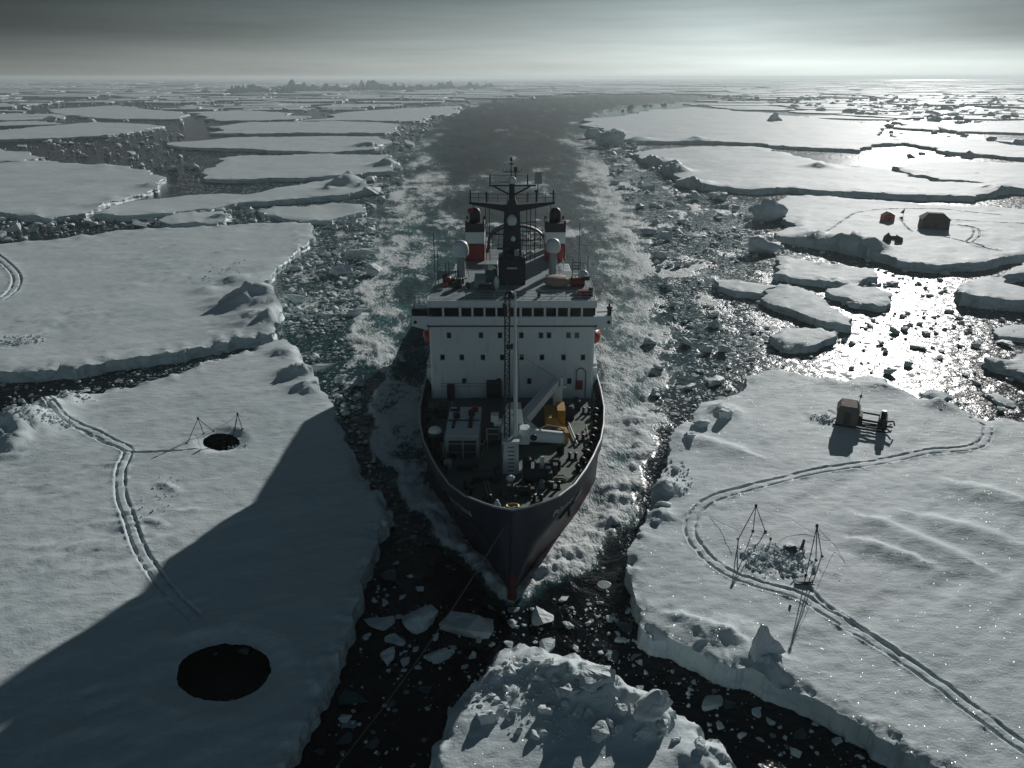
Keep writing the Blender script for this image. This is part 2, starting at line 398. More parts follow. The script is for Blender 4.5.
    b = n.new('ShaderNodeBump'); b.inputs['Strength'].default_value = 1.0; b.inputs['Distance'].default_value = .32
    l.new(hgt, b.inputs['Height']); l.new(b.outputs[0], p.inputs['Normal'])
    return m
M['water'] = water_mat()

# ------------------------------------------------------------------ the sea
WAKE_L = smooth_line([g(*p) for p in [(506, 607), (478, 584), (445, 552), (415, 520), (390, 485), (374, 450), (362, 410), (366, 372), (350, 335), (352, 300), (366, 262), (380, 222), (395, 180), (412, 150), (432, 124), (455, 110), (500, 101), (560, 96.5), (660, 94.5)]], 6)
WAKE_R = smooth_line([g(*p) for p in [(519, 607), (548, 590), (590, 566), (622, 535), (642, 505), (655, 470), (664, 430), (668, 392), (664, 350), (656, 305), (648, 270), (638, 235), (622, 195), (604, 160), (590, 135), (590, 118), (622, 108), (680, 102), (740, 98)]], 6)
WAKE = np.vstack([WAKE_L, WAKE_R[::-1]])
SHIP_Y0, SHIP_Y1 = 59.7, 177.0

def sea_fields(P):
    x, y = P[:, 0], P[:, 1]
    r = np.hypot(x, y)
    ins = pip(P, WAKE)
    near = r < 1600
    dl = np.full(len(P), 1e3); dr = np.full(len(P), 1e3)
    if near.any():
        dl[near] = segdist(P[near], WAKE_L, False)[0]; dr[near] = segdist(P[near], WAKE_R, False)[0]
    d = np.minimum(dl, dr)
    sc = np.clip(r / 100, .6, 6)
    wob = fbm(x / 6, y / 6, 31, 4) * 3.5 * np.clip(sc, .5, 2)
    sd = np.where(ins, d, -d) + wob
    body = sstep(-1.0, 2.5, sd)
    belt0 = np.exp(-(np.where(ins, 0, d) / (24 * np.minimum(sc, 3))) ** 2) * sstep(92, 135, y)
    # fresh foam round the hull, fading astern to streaks along the two edges of the channel
    aft = np.clip((y - 95) / 250, 0, 1)
    edge = np.exp(-(np.maximum(sd, 0) / (9 + 10 * aft)) ** 2)
    hull = np.exp(-(np.maximum(np.abs(x) - 11, 0) / 13) ** 2) * (1 - sstep(120, 190, y))
    streak = fbm(x / 7 + fbm(x / 20, y / 20, 5) * 2, y / 26, 77, 4)
    patch = fbm(x / 5, y / 9, 91, 4)
    foam = body * np.clip(np.maximum(.66 * hull, edge * (.66 - .02 * aft)) + (.14 - .05 * aft) + streak * .45 + patch * .40 + np.where(y < 230, fbm(x / 3.4, y / 4.2, 97, 3) * .30, 0), 0, 1)
    spill = belt0 * np.clip(.25 + 1.1 * fbm(x / 9, y / 14, 61, 4) + .35 * fbm(x / 2.2, y / 3, 62, 3), 0, .85)
    foam *= np.where(ins & (y > 260), np.clip(1.0 - (y - 230) / 330, .0, 1), 1)
    foam = np.where(ins, foam + sstep(230, 420, y) * (.20 + .55 * fbm(x / 13, y / 70, 141, 4) + .30 * np.exp(-(np.maximum(sd, 0) / 22) ** 2)), foam)
    foam = np.where(ins & (y > 280), foam, np.maximum(foam, spill))
    bow = np.where((y < 75), body * .10, 0); foam = np.clip(foam + bow, -.3, 1)
    churn = np.clip(.42 * belt0 * (1 - body) + body * (.55 + .5 * edge - .28 * aft + streak * .5), 0, 1) * np.clip(1.15 - y / 1500, .7, 1)
    # brash ice: thick in the belts beside the channel, thin in the dark leads ahead of the bow
    out = np.where(ins, 0, d)
    belt = np.exp(-(out / (28 * sc)) ** 2)
    slush = .22 + .75 * belt + .25 * fbm(x / 60, y / 60, 12, 3)
    slush = np.where(y < 92, slush * np.clip((y - 62) / 30, .10, 1), slush)
    slush = np.where(x > 20, np.maximum(slush, .55 * sstep(95, 140, y)), slush)
    slush = np.clip(slush, 0, 1) * (1 - body)
    u = x * .86 - y * np.sign(x) * .5; v = x * np.sign(x) * .5 + y * .86
    z = body * (fbm(x / 3.2, y / 3.2, 3, 4) * .22 + fbm(x / 11, y / 11, 29, 2) * .35 + fbm(u / .9, v / 2.0, 19, 3) * .17 + ridged(u / 1.8, v / 4.2, 9, 2) * .20 - .10) * np.clip(foam * 1.3, .2, 1)
    crest = np.exp(-((sd - 2.6) / 1.5) ** 2) * np.clip(1.25 - (y - 60) / 80, 0, 1)
    foam = np.clip(foam + .45 * crest * body, -.3, 1)
    z = z + crest * (.45 + .6 * fbm(x / 1.3, y / 1.3, 8, 3))
    z = z * (r < 700)
    return foam, slush, churn, z, body

th = np.concatenate([np.radians(np.arange(-180, -48, 6.)), np.radians(np.linspace(-48, 48, 760)), np.radians(np.arange(54, 180, 6.))])
rows = []
for py in np.arange(800, 79.2, -2.0):
    dep = PITCH + math.atan((py - 384) / FPX)
    rows.append(HCAM / math.tan(dep))
rows = [.5, 8, 18, 27, 34] + [r for r in rows if r > 38] + [22000.]
rr = np.array(rows); nr, nth = len(rr), len(th)
X = rr[:, None] * np.sin(th)[None]; Y = rr[:, None] * np.cos(th)[None]
P = np.stack([X.ravel(), Y.ravel()], 1)
foam, slush, churn, z, wakew = sea_fields(P)
V = np.column_stack([P, z])
i = np.arange(nr - 1)[:, None] * nth + np.arange(nth)[None]; j = np.arange(nr - 1)[:, None] * nth + (np.arange(nth)[None] + 1) % nth
Q = np.stack([i, i + nth, j + nth, j], 2).reshape(-1, 4)[:, ::-1]
Q = np.ascontiguousarray(Q)
me = bpy.data.meshes.new('sea_water')
me.vertices.add(len(V)); me.vertices.foreach_set('co', V.ravel())
me.loops.add(Q.size); me.loops.foreach_set('vertex_index', Q.ravel().astype(np.int32))
me.polygons.add(len(Q)); me.polygons.foreach_set('loop_start', np.arange(0, Q.size, 4, dtype=np.int32))
me.polygons.foreach_set('use_smooth', np.ones(len(Q), bool))
me.update(calc_edges=True)
for nm, a in (('foam', foam), ('slush', slush), ('churn', churn), ('wake', wakew)):
    at = me.attributes.new(nm, 'FLOAT', 'POINT'); at.data.foreach_set('value', a.astype(np.float32))
me.materials.append(M['water'])
sea = link(bpy.data.objects.new('sea_water', me)); tag(sea, kind='structure')
if me.polygons[len(Q) // 2].normal.z < 0: me.flip_normals()

# air: pale haze that swallows the far ice
hb = MB().box(-23500, 23500, -23500, 23500, -4, 62)
hm = bpy.data.materials.new('haze_air'); hm.use_nodes = True
hn = hm.node_tree.nodes; hn.remove(hn['Principled BSDF'])
pv = hn.new('ShaderNodeVolumePrincipled'); pv.inputs['Color'].default_value = (.86, .96, .98, 1); pv.inputs['Density'].default_value = .00013
pv.inputs['Anisotropy'].default_value = .35
hm.node_tree.links.new(pv.outputs[0], hn['Material Output'].inputs['Volume'])
tag(hb.build('haze', hm), kind='stuff')

# ------------------------------------------------------------------ ice floes
FLOES = []                                 # outlines, to keep water-borne ice off them
def densify(poly, s_of, amp, rng):
    out = []
    n = len(poly)
    def sub(a, b, depth):
        l = math.hypot(b[0] - a[0], b[1] - a[1])
        if depth == 0 or l < s_of(a): return [a]
        k = rng.gauss(0, amp) * l
        m = ((a[0] + b[0]) / 2 - (b[1] - a[1]) / l * k, (a[1] + b[1]) / 2 + (b[0] - a[0]) / l * k)
        return sub(a, m, depth - 1) + sub(m, b, depth - 1)
    for a, b in zip(poly, poly[1:] + poly[:1]): out += sub(tuple(a), tuple(b), 8)
    return out
def area2(p): return sum(a[0] * b[1] - b[0] * a[1] for a, b in zip(p, p[1:] + p[:1]))

TH_STEP = .0034
POLAR = []
_r = 36.0
while _r < 2600:
    POLAR.append(_r); _r += min(.0034 * (_r * _r + HCAM ** 2) / HCAM, max(.011 * _r, .35))
def floe(px, label, top=2.0, seed=1, holes=(), tracks=(), ridges=(), dunes=(), rough=1.0, amp=.075, churned=(), group=None, under=0.0, coarse=1.0):
    rng = random.Random(seed)
    poly = [g(x, y, top) for x, y in px]
    if area2(poly) < 0: poly = poly[::-1]
    s_of = lambda a: max(.28, .0042 * math.hypot(*a)) * coarse
    poly = densify(poly, s_of, amp, rng)
    FLOES.append(np.array(poly))
    A = np.array(poly)
    loops = [poly]
    for hp in holes:
        h = [g(x, y, top) for x, y in hp]
        if area2(h) > 0: h = h[::-1]
        loops.append(densify(h, s_of, amp * .5, rng))
    # interior points on rings about the camera's foot: near ice is meshed finer than far ice
    lo, hi = A.min(0), A.max(0)
    c = [(math.hypot(x, y), math.atan2(x, y)) for x, y in poly]
    r0, r1 = min(q[0] for q in c), max(q[0] for q in c); t0, t1 = min(q[1] for q in c), max(q[1] for q in c)
    rs = np.array([r for r in POLAR if r0 < r < r1])
    st = TH_STEP * coarse
    ts = np.arange(t0, t1, st)
    if coarse > 1: rs = rs[::int(coarse)]
    if len(rs) and len(ts):
        Rg, Tg = np.meshgrid(rs, ts, indexing='ij')
        rg = np.random.default_rng(seed)
        Rg = Rg * (1 + (rg.random(Rg.shape) - .5) * .006); Tg = Tg + (rg.random(Tg.shape) - .5) * st * .7
        I = np.stack([(Rg * np.sin(Tg)).ravel(), (Rg * np.cos(Tg)).ravel()], 1)
    else: I = np.zeros((0, 2))
    TR = []
    for tp in tracks:
        kind, pts = tp[0], tp[1]
        ln = smooth_line([g(x, y, top) for x, y in pts], 14)
        TR.append((kind, ln))
        d = np.diff(ln, axis=0); l = np.hypot(d[:, 0], d[:, 1]); nrm = np.stack([-d[:, 1], d[:, 0]], 1) / np.maximum(l, 1e-6)[:, None]
        cum = np.concatenate([[0], np.cumsum(l)]); far = np.hypot(*ln.mean(0))
        ss = np.arange(0, cum[-1], max(.22, .0028 * far))
        k = np.clip(np.searchsorted(cum, ss, side='right') - 1, 0, len(l) - 1)
        base = ln[k] + d[k] / np.maximum(l[k], 1e-6)[:, None] * (ss - cum[k])[:, None]
        for off in (-.95, -.8, -.68, -.58, -.52, -.45, -.34, -.15, .15, .34, .45, .52, .58, .68, .8, .95) if kind != 'path' else (-.45, -.3, -.15, 0, .15, .3, .45):
            I = np.vstack([I, base + nrm[k] * off * (1.0 if far < 150 else 1.6)])
    m = pip(I, A)
    for h in loops[1:]: m &= ~pip(I, h)
    I = I[m]
    if len(I):
        d = segdist(I, A)[0]
        for h in loops[1:]: d = np.minimum(d, segdist(I, np.array(h))[0])
        m = d > .0026 * np.hypot(I[:, 0], I[:, 1]) ; I = I[m]
    pts = []; edges = []
    for lp in loops:
        n0 = len(pts); pts += [Vector(p) for p in lp]; edges += [(n0 + k, n0 + (k + 1) % len(lp)) for k in range(len(lp))]
    nb = len(pts)
    pts += [Vector(p) for p in I]
    ov, oe, of, *_ = delaunay_2d_cdt(pts, edges, [], 0, 1e-5)
    OV = np.array([(v[0], v[1]) for v in ov]); T = np.array([f for f in of])
    cen = OV[T].mean(1); keep = pip(cen, A)
    for h in loops[1:]: keep &= ~pip(cen, h)
    T = T[keep]
    # heights
    def height(P):
        x, y = P[:, 0], P[:, 1]
        d = segdist(P, A)[0]
        u = x * .8 + y * .6; v = -x * .6 + y * .8
        h = fbm(x / 24 + seed, y / 24, seed, 3) * .34 * rough + fbm(u / 7 + seed, v / 1.9, seed + 3, 4) * .17 * rough + fbm(x / 1.3, y / 1.3, seed + 5, 3) * .05 * rough
        h += fbm(u / 2.6, v / .9, seed + 23, 2) * .20 * rough * sstep(.05, .5, fbm(x / 14, y / 14, seed + 29, 3))
        s = np.clip(np.hypot(x, y) / 110, .7, 5)
        h -= .12 * np.exp(-(d / (.55 * s ** .5)) ** 2)
        h -= np.maximum(fbm(x / (2.2 * s ** .6), y / (2.2 * s ** .6), seed + 37, 3) - .12, 0) * np.where(s < 1.5, 1.7, .5) * np.exp(-(d / (.9 * s ** .5)) ** 2)
        h += np.exp(-(d / (2.6 * s)) ** 2) * np.maximum(ridged(x / (3 * s), y / (3 * s), seed + 11, 3) - .66, 0) * np.clip(s, .5, 1.6) * 1.1 * rough
        for rx, ry, rad, hh in ridges:
            q = np.exp(-((x - rx) ** 2 + (y - ry) ** 2) / rad ** 2)
            h += q * hh * (.45 + .75 * ridged(x / (rad * 1.1) + rx, y / (rad * 1.1), seed + 41, 3) + .55 * fbm(x / (rad * .45), y / (rad * .45), 4, 3))
        for (ax, ay), (bx, by), wd, hh in dunes:
            dd, _, sd = segdist(P, np.array([(ax, ay), (bx, by)]), False)
            lee = np.where(sd > 0, .45, 1.3)
            h += hh * np.exp(-(dd / (wd * lee)) ** 2)
        for kind, ln in TR:
            far = np.hypot(*ln.mean(0)); k = 1.0 if far < 150 else 1.6
            near = np.zeros(len(P), bool); lo = ln.min(0) - 3; hi = ln.max(0) + 3
            near = (x > lo[0]) & (x < hi[0]) & (y > lo[1]) & (y < hi[1])
            if not near.any(): continue
            dd, arc, sd = segdist(P[near], ln, False); s_ = dd * sd / k
            stp = .3 + 1.1 * vnoise(arc / .6, arc * 0 + seed, 3)
            if kind == 'path':
                e = -.30 * np.exp(-(s_ / .15) ** 2) * np.maximum(stp - .35, 0) * 1.4 + .05 * np.exp(-((np.abs(s_) - .36) / .12) ** 2)
            else:
                st2 = .5 + .9 * vnoise(arc / .8, sd * 9 + seed, 13)
                e = -.30 * np.exp(-((np.abs(s_) - .50) / .10) ** 2) * np.clip(st2 * 1.5 - .75, .03, 1) + .055 * np.exp(-((np.abs(s_) - .80) / .11) ** 2) * stp * stp - .02 * np.exp(-(s_ / .5) ** 4)
            h[near] += e * k
        for hx, hy, a in churned:
            q = np.exp(-((x - hx) / a) ** 4 - ((y - hy) / (a * .8)) ** 4)
            h += q * (ridged(x / .62, y / .62, 71, 3) - .55) * 1.05
        for lp in loops[1:]:
            dh = segdist(P, np.array(lp))[0]
            wq = np.hypot(*(np.array(lp).max(0) - np.array(lp).min(0))) * .12
            h += -.36 * np.exp(-(dh / (wq * 1.0)) ** 2) + .10 * np.exp(-((dh - wq * 1.7) / (wq * .5)) ** 2) * (.6 + fbm(x, y, 5, 2))
        return h
    Z = top + height(OV)
    Vs = [np.column_stack([OV, Z])]; Fs = [T]; nv = len(OV)
    F = [tuple(t) for t in T]; fm = [0] * len(F); sm = [True] * len(F)
    off = 0; VV = list(map(tuple, np.column_stack([OV, Z])))
    for li, lp in enumerate(loops):
        n = len(lp); idx = list(range(off, off + n)); off += n
        a = np.array(lp); t = np.roll(a, -1, 0) - np.roll(a, 1, 0); t /= np.maximum(np.hypot(t[:, 0], t[:, 1]), 1e-6)[:, None]
        nr_ = np.stack([t[:, 1], -t[:, 0]], 1)
        arc = np.concatenate([[0], np.cumsum(np.hypot(*(np.diff(a, axis=0)).T))])
        zt = np.array([VV[k][2] for k in idx])
        prev = list(range(len(VV), len(VV) + n)); VV += [VV[k] for k in idx]
        for k, f in enumerate((.80, .52, .26, .02, -.6)):
            sc_ = np.clip(np.hypot(a[:, 0], a[:, 1]) / 120, .7, 3)
            o = (fbm(arc / 1.7 / sc_, arc * 0 + k * 1.3, seed + 51, 3) * .34 + .03 * k) * np.minimum(sc_, 1.4) * (1 if li == 0 else .25)
            if f == -.6: o = o * .3 - .4
            if li: o = -(1 - max(f, 0)) * 2.6 * np.ones(n) + o        # undercut so the far wall stays out of sight
            ring = a + nr_ * o[:, None]
            cur = list(range(len(VV), len(VV) + n)); VV += [(p[0], p[1], zz * f if f > 0 else -1.4) for p, zz in zip(ring, zt)]
            for q in range(n):
                q2 = (q + 1) % n; F.append((prev[q], cur[q], cur[q2], prev[q2])); fm.append(1 if li == 0 else 2); sm.append(False)  # hole walls coloured dark to stand in for their shade
            prev = cur
    o = mesh_obj('ice_floe', VV, F, [M['snow'], M['ice_side'], M['wet_shade_ice']], fmat=fm, smooth=sm)
    tag(o, label, 'ice floe', group)
    o['_h'] = 0
    del o['_h']
    return o, height
def ell(cx, cy, rx, ry, n=22, rot=0):
    out = []
    for k in range(n):
        t = 2 * math.pi * k / n; x, y = rx * math.cos(t), ry * math.sin(t)
        out.append((cx + x * math.cos(rot) - y * math.sin(rot), cy + x * math.sin(rot) + y * math.cos(rot)))
    return out
def rg_(px, py, rad, h, z=2.0): x, y = g(px, py, z); return (x, y, rad, h)
def dn(a, b, wd, h, z=2.0): return (g(*a, z), g(*b, z), wd, h)

PACK = 'floes of the pack beside the ship'
near_left, H_NL = floe([(-60, 430), (14, 412), (45, 399), (62, 396), (90, 395), (140, 383), (200, 365), (250, 350), (283, 338), (296, 347), (303, 358), (313, 375), (318, 390), (328, 397), (336, 412), (345, 430), (350, 448), (358, 467), (370, 485), (385, 496), (390, 505), (388, 520), (378, 540), (370, 560), (362, 585), (352, 610), (345, 640), (335, 665), (318, 695), (300, 730), (284, 772), (262, 830), (120, 900), (-260, 860), (-260, 560), (-150, 450)],
    'broad snowy floe with two round dark holes, partly under the shadow of the ship', 2.0, 3,
    holes=[[(x + rnd.uniform(-.5, .5), y + rnd.uniform(-.35, .35)) for x, y in ell(221, 440, 18.5, 8.2, 30)], [(x + rnd.uniform(-.9, .9), y + rnd.uniform(-.6, .6)) for x, y in ell(223, 668, 47.5, 28.5, 30, -.13)]],
    tracks=[('sled', [(44, 405), (60, 417), (90, 430), (118, 444), (128, 452), (121, 470), (121, 495), (128, 515), (138, 545), (150, 565), (170, 592), (195, 615)]),
            ('path', [(50, 414), (84, 432), (115, 447), (132, 453), (165, 452), (196, 450)])],
    ridges=[rg_(22, 428, 4.2, 2.6), rg_(52, 410, 3.0, 1.6), rg_(4, 445, 3.2, 1.6), rg_(70, 402, 2.2, 1.0), rg_(300, 372, 2.6, 1.8), rg_(288, 352, 2.5, 1.1), rg_(310, 388, 2, 1.4)],
    dunes=[dn((2, 457), (17, 455), .7, .45), dn((104, 468), (120, 463), .5, .28), dn((163, 484), (176, 488), .5, .28), dn((172, 512), (196, 508), .5, .22), dn((150, 520), (165, 524), .4, .2)])
cliffy, H_CL = floe([(-120, 248), (0, 244), (60, 239), (120, 230), (180, 228), (240, 224), (290, 222), (310, 223), (312, 232), (303, 245), (285, 262), (272, 273), (264, 286), (274, 300), (278, 318), (270, 334), (235, 338), (185, 350), (150, 355), (110, 360), (40, 370), (8, 371), (-20, 362), (-120, 376)],
    'large flat floe ending in a tall broken ice cliff beside the brash belt', 2.1, 5,
    tracks=[('sled', [(-12, 250), (4, 262), (16, 275), (14, 288), (2, 298), (-16, 303)])],
    ridges=[rg_(255, 300, 7.0, 2.9), rg_(262, 320, 5, 2.0), rg_(240, 280, 4, 1.2), rg_(205, 290, 2.5, .8)],
    churned=[(*g(12, 341, 2), 4.5)], dunes=[dn((130, 243), (150, 240), 1.2, .5), dn((220, 252), (232, 250), 1.4, .5)])
floe([(-80, 160), (0, 163), (50, 160), (100, 164), (150, 170), (166, 177), (158, 188), (120, 200), (85, 213), (50, 218), (0, 212), (-80, 205)],
    'flat floe with a chipped rubble rim on its near edge, beyond the dark lead', 2.0, 7, ridges=[rg_(150, 186, 5, 1.6), rg_(105, 205, 5, 1.2)])
floe([(-60, 147), (0, 148), (30, 152), (48, 157), (20, 161), (-60, 164)], 'narrow tongue of floe poking out over dark open water', 1.8, 8)
floe([(-40, 134), (23, 128), (94, 122), (150, 124), (165, 126), (130, 132), (94, 136), (20, 139), (-40, 139)], 'long thin pale floe lying behind the wide dark lead', 1.8, 9)
floe([(166, 143), (235, 137), (310, 136), (375, 136), (392, 141), (375, 149), (335, 152), (250, 149), (176, 146)], 'long floe with a dark straight near edge, its end heaped with rubble by the channel', 2.0, 10, ridges=[rg_(370, 146, 9, 4)])
floe([(203, 173), (219, 158), (250, 155), (330, 154), (390, 155), (400, 163), (392, 171), (336, 176), (250, 179), (205, 178)], 'wide floe with a low vertical front, one row behind the floe with a hummock', 2.0, 11, ridges=[rg_(386, 166, 7, 3)])
floe([(94, 213), (129, 201), (184, 195), (250, 194), (309, 182), (340, 178), (366, 180), (371, 190), (340, 195), (309, 197), (250, 201), (211, 208), (129, 215)], 'wedge shaped floe with a pointed hummock at its channel end', 2.2, 12, ridges=[rg_(347, 184, 6, 5), rg_(330, 190, 4, 2), rg_(362, 187, 4, 2)])
floe([(258, 210), (273, 206), (332, 203), (365, 205), (362, 213), (332, 220), (301, 221), (266, 214)], 'small oval floe tucked in front of the wedge shaped one', 1.5, 13)
floe([(158, 219), (180, 212), (223, 210), (231, 217), (217, 223), (172, 224)], 'small floe with a bluish broken end, between the cliffed floe and the wedge', 1.5, 14, ridges=[rg_(222, 216, 4, 1.6)])
floe([(207, 127), (250, 122), (330, 121), (392, 123), (396, 129), (385, 133), (250, 133.5), (209, 133)], 'floe with an open crack in its middle, far along the edge of the channel', 1.8, 15)
floe([(47, 109), (117, 105), (187, 115), (180, 119), (117, 119), (60, 114)], 'pale far floe shaped like an arrowhead', 1.6, 16)
floe([(187, 112), (250, 110.5), (293, 113), (305, 118), (219, 121)], 'short far floe just past the cracked one', 1.6, 17)
floe([(293, 122), (340, 113), (400, 108.5), (470, 104.5), (448, 114), (420, 121), (396, 121), (340, 120)], 'tapering far floe that points along the curve of the channel', 1.8, 18)

near_right, H_NR = floe([(632, 577), (628, 556), (640, 530), (650, 505), (662, 478), (668, 462), (672, 440), (690, 420), (718, 398), (745, 377), (757, 371), (790, 373), (815, 378), (850, 383), (868, 376), (885, 382), (905, 393), (930, 400), (960, 407), (990, 416), (1024, 421), (1150, 440), (1330, 600), (1330, 900), (1060, 860), (960, 792), (948, 772), (900, 745), (860, 722), (825, 702), (800, 690), (760, 673), (700, 652), (650, 634), (641, 625), (636, 600)],
    'great sparkling floe with the sled hut, two tripods and a long curving track', 2.2, 21,
    tracks=[('sled', [(880, 402), (898, 415), (905, 425), (988, 428), (986, 438), (970, 447), (925, 452), (870, 463), (810, 473), (760, 485), (715, 498), (696, 512), (690, 530), (703, 552), (730, 573), (765, 586), (800, 596), (830, 614), (880, 645), (940, 685), (985, 720), (1024, 748), (1060, 775)][3:]),
            ('path', [(960, 407), (972, 418), (985, 425)]), ('path', [(806, 584), (826, 604), (860, 626), (900, 655)])],
    ridges=[rg_(772, 664, 1.5, .7), rg_(735, 632, 1.6, .4), rg_(700, 632, 1.3, .35), rg_(722, 412, 2.0, 1.0), rg_(668, 488, 1.5, 1.1), rg_(660, 515, 1.2, .8), rg_(880, 386, 3.0, .5), rg_(940, 406, 2, .7)],
    dunes=[dn((868, 545), (915, 562), 1.4, .40), dn((880, 525), (960, 560), 2.2, .45), dn((975, 490), (1024, 505), 2.4, .5), dn((680, 618), (730, 636), 1.0, .35), dn((865, 388), (905, 392), 2.2, .3), dn((930, 520), (1000, 540), 2, .35), dn((700, 440), (740, 452), 2, .4)],
    churned=[(*g(778, 560, 2.2), 3.6), (*g(825, 418, 2.2), 2.3)])
T2 = 2.4
camp, H_CAMP = floe([(786, 195), (819, 196), (874, 200), (975, 206), (1030, 210), (1120, 216), (1120, 262), (1060, 250), (1024, 254), (999, 258), (936, 264), (897, 260), (882, 254), (866, 250), (847, 246), (827, 242), (796, 238), (776, 234), (794, 222), (786, 214), (769, 207)],
    'floe with the tent camp on it, its front a low ice wall above the brash', T2, 22,
    tracks=[('path', [(808, 236), (828, 230), (845, 219), (858, 212), (884, 209), (940, 209), (1000, 215)]), ('path', [(900, 218), (905, 226), (912, 232)]), ('sled', [(950, 224), (974, 228), (976, 236), (970, 242), (985, 248), (1000, 250)]),
            ('path', [(920, 232), (950, 238), (985, 246)]), ('path', [(948, 219), (990, 222), (1030, 224)])],
    ridges=[rg_(860, 246, 5, 2.6), rg_(842, 243, 5, 2.0), rg_(815, 238, 5, 1.8), rg_(870, 250, 4, 2.2)])
floe([(638, 151), (690, 146.5), (752, 146), (797, 156), (827, 163), (880, 167), (905, 176), (930, 181), (1024, 184), (1060, 185), (1060, 190), (1010, 188), (975, 196), (880, 193), (790, 187), (755, 189), (702, 185), (680, 177), (663, 168), (645, 160)],
    'long floe with a dark wall of broken ice curving along the channel, behind the camp', 2.4, 23, ridges=[rg_(672, 172, 8, 4), rg_(690, 184, 7, 3.5), rg_(655, 162, 9, 4), rg_(720, 191, 6, 2.4), rg_(820, 168, 7, 2.5), rg_(1000, 190, 7, 2)])
floe([(892, 166), (921, 162), (1024, 162), (1070, 164), (1070, 188), (1024, 186), (960, 180), (905, 172)], 'flat floe behind the long curved one, past a slush filled crack', 2.2, 24, ridges=[rg_(905, 171, 6, 2)])
floe([(602, 128), (630, 114), (690, 107), (760, 112), (818, 118), (862, 122), (880, 132), (872, 146), (860, 150), (752, 143), (679, 141), (636, 141), (608, 136)],
    'big pale floe in the bend of the channel with a small dark peak standing beyond', 2.2, 25, ridges=[rg_(640, 140, 9, 3), rg_(612, 133, 10, 4), rg_(700, 140, 10, 3)])
floe([(893, 133), (921, 135), (980, 140), (1024, 146), (1060, 150), (1060, 160), (944, 151), (897, 140)], 'floe with a heavy dark front lying past the glitter on the water', 2.2, 26)
floe([(897, 119), (960, 124), (1024, 120), (1060, 120), (1060, 134), (960, 131), (893, 127)], 'far floe beyond the sun glitter, the row behind the dark fronted one', 2.0, 27)
floe([(774, 273), (780, 256), (800, 258), (843, 264), (874, 268), (878, 276), (858, 284), (819, 280)], 'thick slab of floe just under the camp floe in the bright water', 1.7, 31)
floe([(714, 281), (737, 280), (776, 286), (761, 293), (737, 291)], 'small thin slab nearest the wake among the slabs in bright water', 1.5, 32)
floe([(763, 289), (780, 284), (800, 288), (819, 297), (852, 319), (852, 325), (827, 322), (792, 308), (761, 296)], 'long slanting slab pointing into the brightest water', 1.7, 33)
floe([(827, 289), (843, 284), (893, 292), (891, 301), (878, 305), (843, 296)], 'flat slab with a square end among the glints below the camp floe', 1.6, 34)
floe([(770, 332), (785, 329), (808, 328), (837, 330), (835, 337), (808, 346), (788, 346), (774, 339)], 'rounded slab alone at the lower rim of the glitter', 1.4, 35)
floe([(960, 285), (975, 280), (1024, 262), (1080, 244), (1080, 312), (1024, 300), (999, 298), (962, 294)], 'thick floe with a high dark front reaching in beside the camp floe', 2.6, 36)
floe([(985, 357), (1024, 352), (1070, 350), (1070, 390), (1024, 372)], 'corner of a smooth floe above the small round blocks', 1.8, 37)
floe([(921, 393), (936, 389), (951, 393), (937, 400)], 'small pan of ice close behind the track of the great floe', .7, 38, rough=.5)
floe([(983, 391), (996, 389), (1018, 397), (1014, 404), (999, 401)], 'small pan of ice below the smooth floe corner', .7, 39, rough=.5)
floe([(993, 327), (1015, 323), (1045, 325), (1045, 336), (999, 335)], 'low rounded pan between the thick floe and the smooth corner', 1.0, 40, rough=.6)
HUM = [(400, 830), (424, 775), (437, 740), (448, 708), (470, 688), (490, 667), (500, 652), (520, 647), (535, 651), (550, 656), (575, 658), (600, 670), (632, 690), (655, 697), (675, 714), (695, 717), (715, 737), (742, 770), (775, 830)]
hum, H_HUM = floe(HUM, 'hummocky floe heaped with rubble straight ahead of the bow', 1.6, 44, rough=1.25, amp=.08,
    ridges=[rg_(585, 690, 2.6, 1.25, 1.6), rg_(532, 670, 1.5, .8, 1.6), rg_(645, 716, 2.0, 1.1, 1.6), rg_(500, 678, 1.2, .55, 1.6), rg_(560, 680, 1.7, .8, 1.6), rg_(708, 760, 1.8, .7, 1.6), rg_(615, 700, 1.6, .9, 1.6), rg_(520, 700, 1.6, .35, 1.6), rg_(470, 722, 1.5, .3, 1.6)])

# ------------------------------------------------------------------ the ship (bow towards the camera, along -y)
ship = empty('research_ship', (0, 118, 0), 'large icebreaking research ship with white superstructure, navy hull and two red funnels', 'ship')
# stations: y, half breadth at rail, rail height, half breadth at deck, half breadth at water, half breadth at z=-5
ST = [(59.7, .0, 11.5, .0, .0, .0), (60.3, 1.55, 11.45, 1.2, .0, .0), (61.2, 2.75, 11.38, 2.3, .0, .0), (62.7, 4.35, 11.2, 3.9, .1, .05), (65.3, 6.0, 11.0, 5.6, .9, .3), (68.9, 7.4, 10.75, 7.1, 2.5, 1.0),
      (72.2, 8.45, 10.5, 8.2, 4.3, 2.0), (76.6, 9.7, 10.3, 9.5, 6.5, 4.0), (81, 10.5, 10.15, 10.35, 8.4, 6.4), (86, 11.1, 10.05, 11.0, 10.4, 9.2), (92, 11.35, 10.0, 11.3, 10.9, 10.2),
      (100, 11.4, 10.0, 11.4, 11.1, 10.6), (118, 11.4, 10.0, 11.4, 11.2, 10.8), (138, 11.4, 9.9, 11.4, 11.2, 10.6), (139, 11.4, 7.2, 11.4, 11.2, 10.6), (160, 11.2, 7.2, 11.2, 10.8, 9.8), (172, 10.2, 7.3, 10.2, 9.4, 7.4), (177, 9.2, 7.4, 9.2, 8.0, 5.0)]
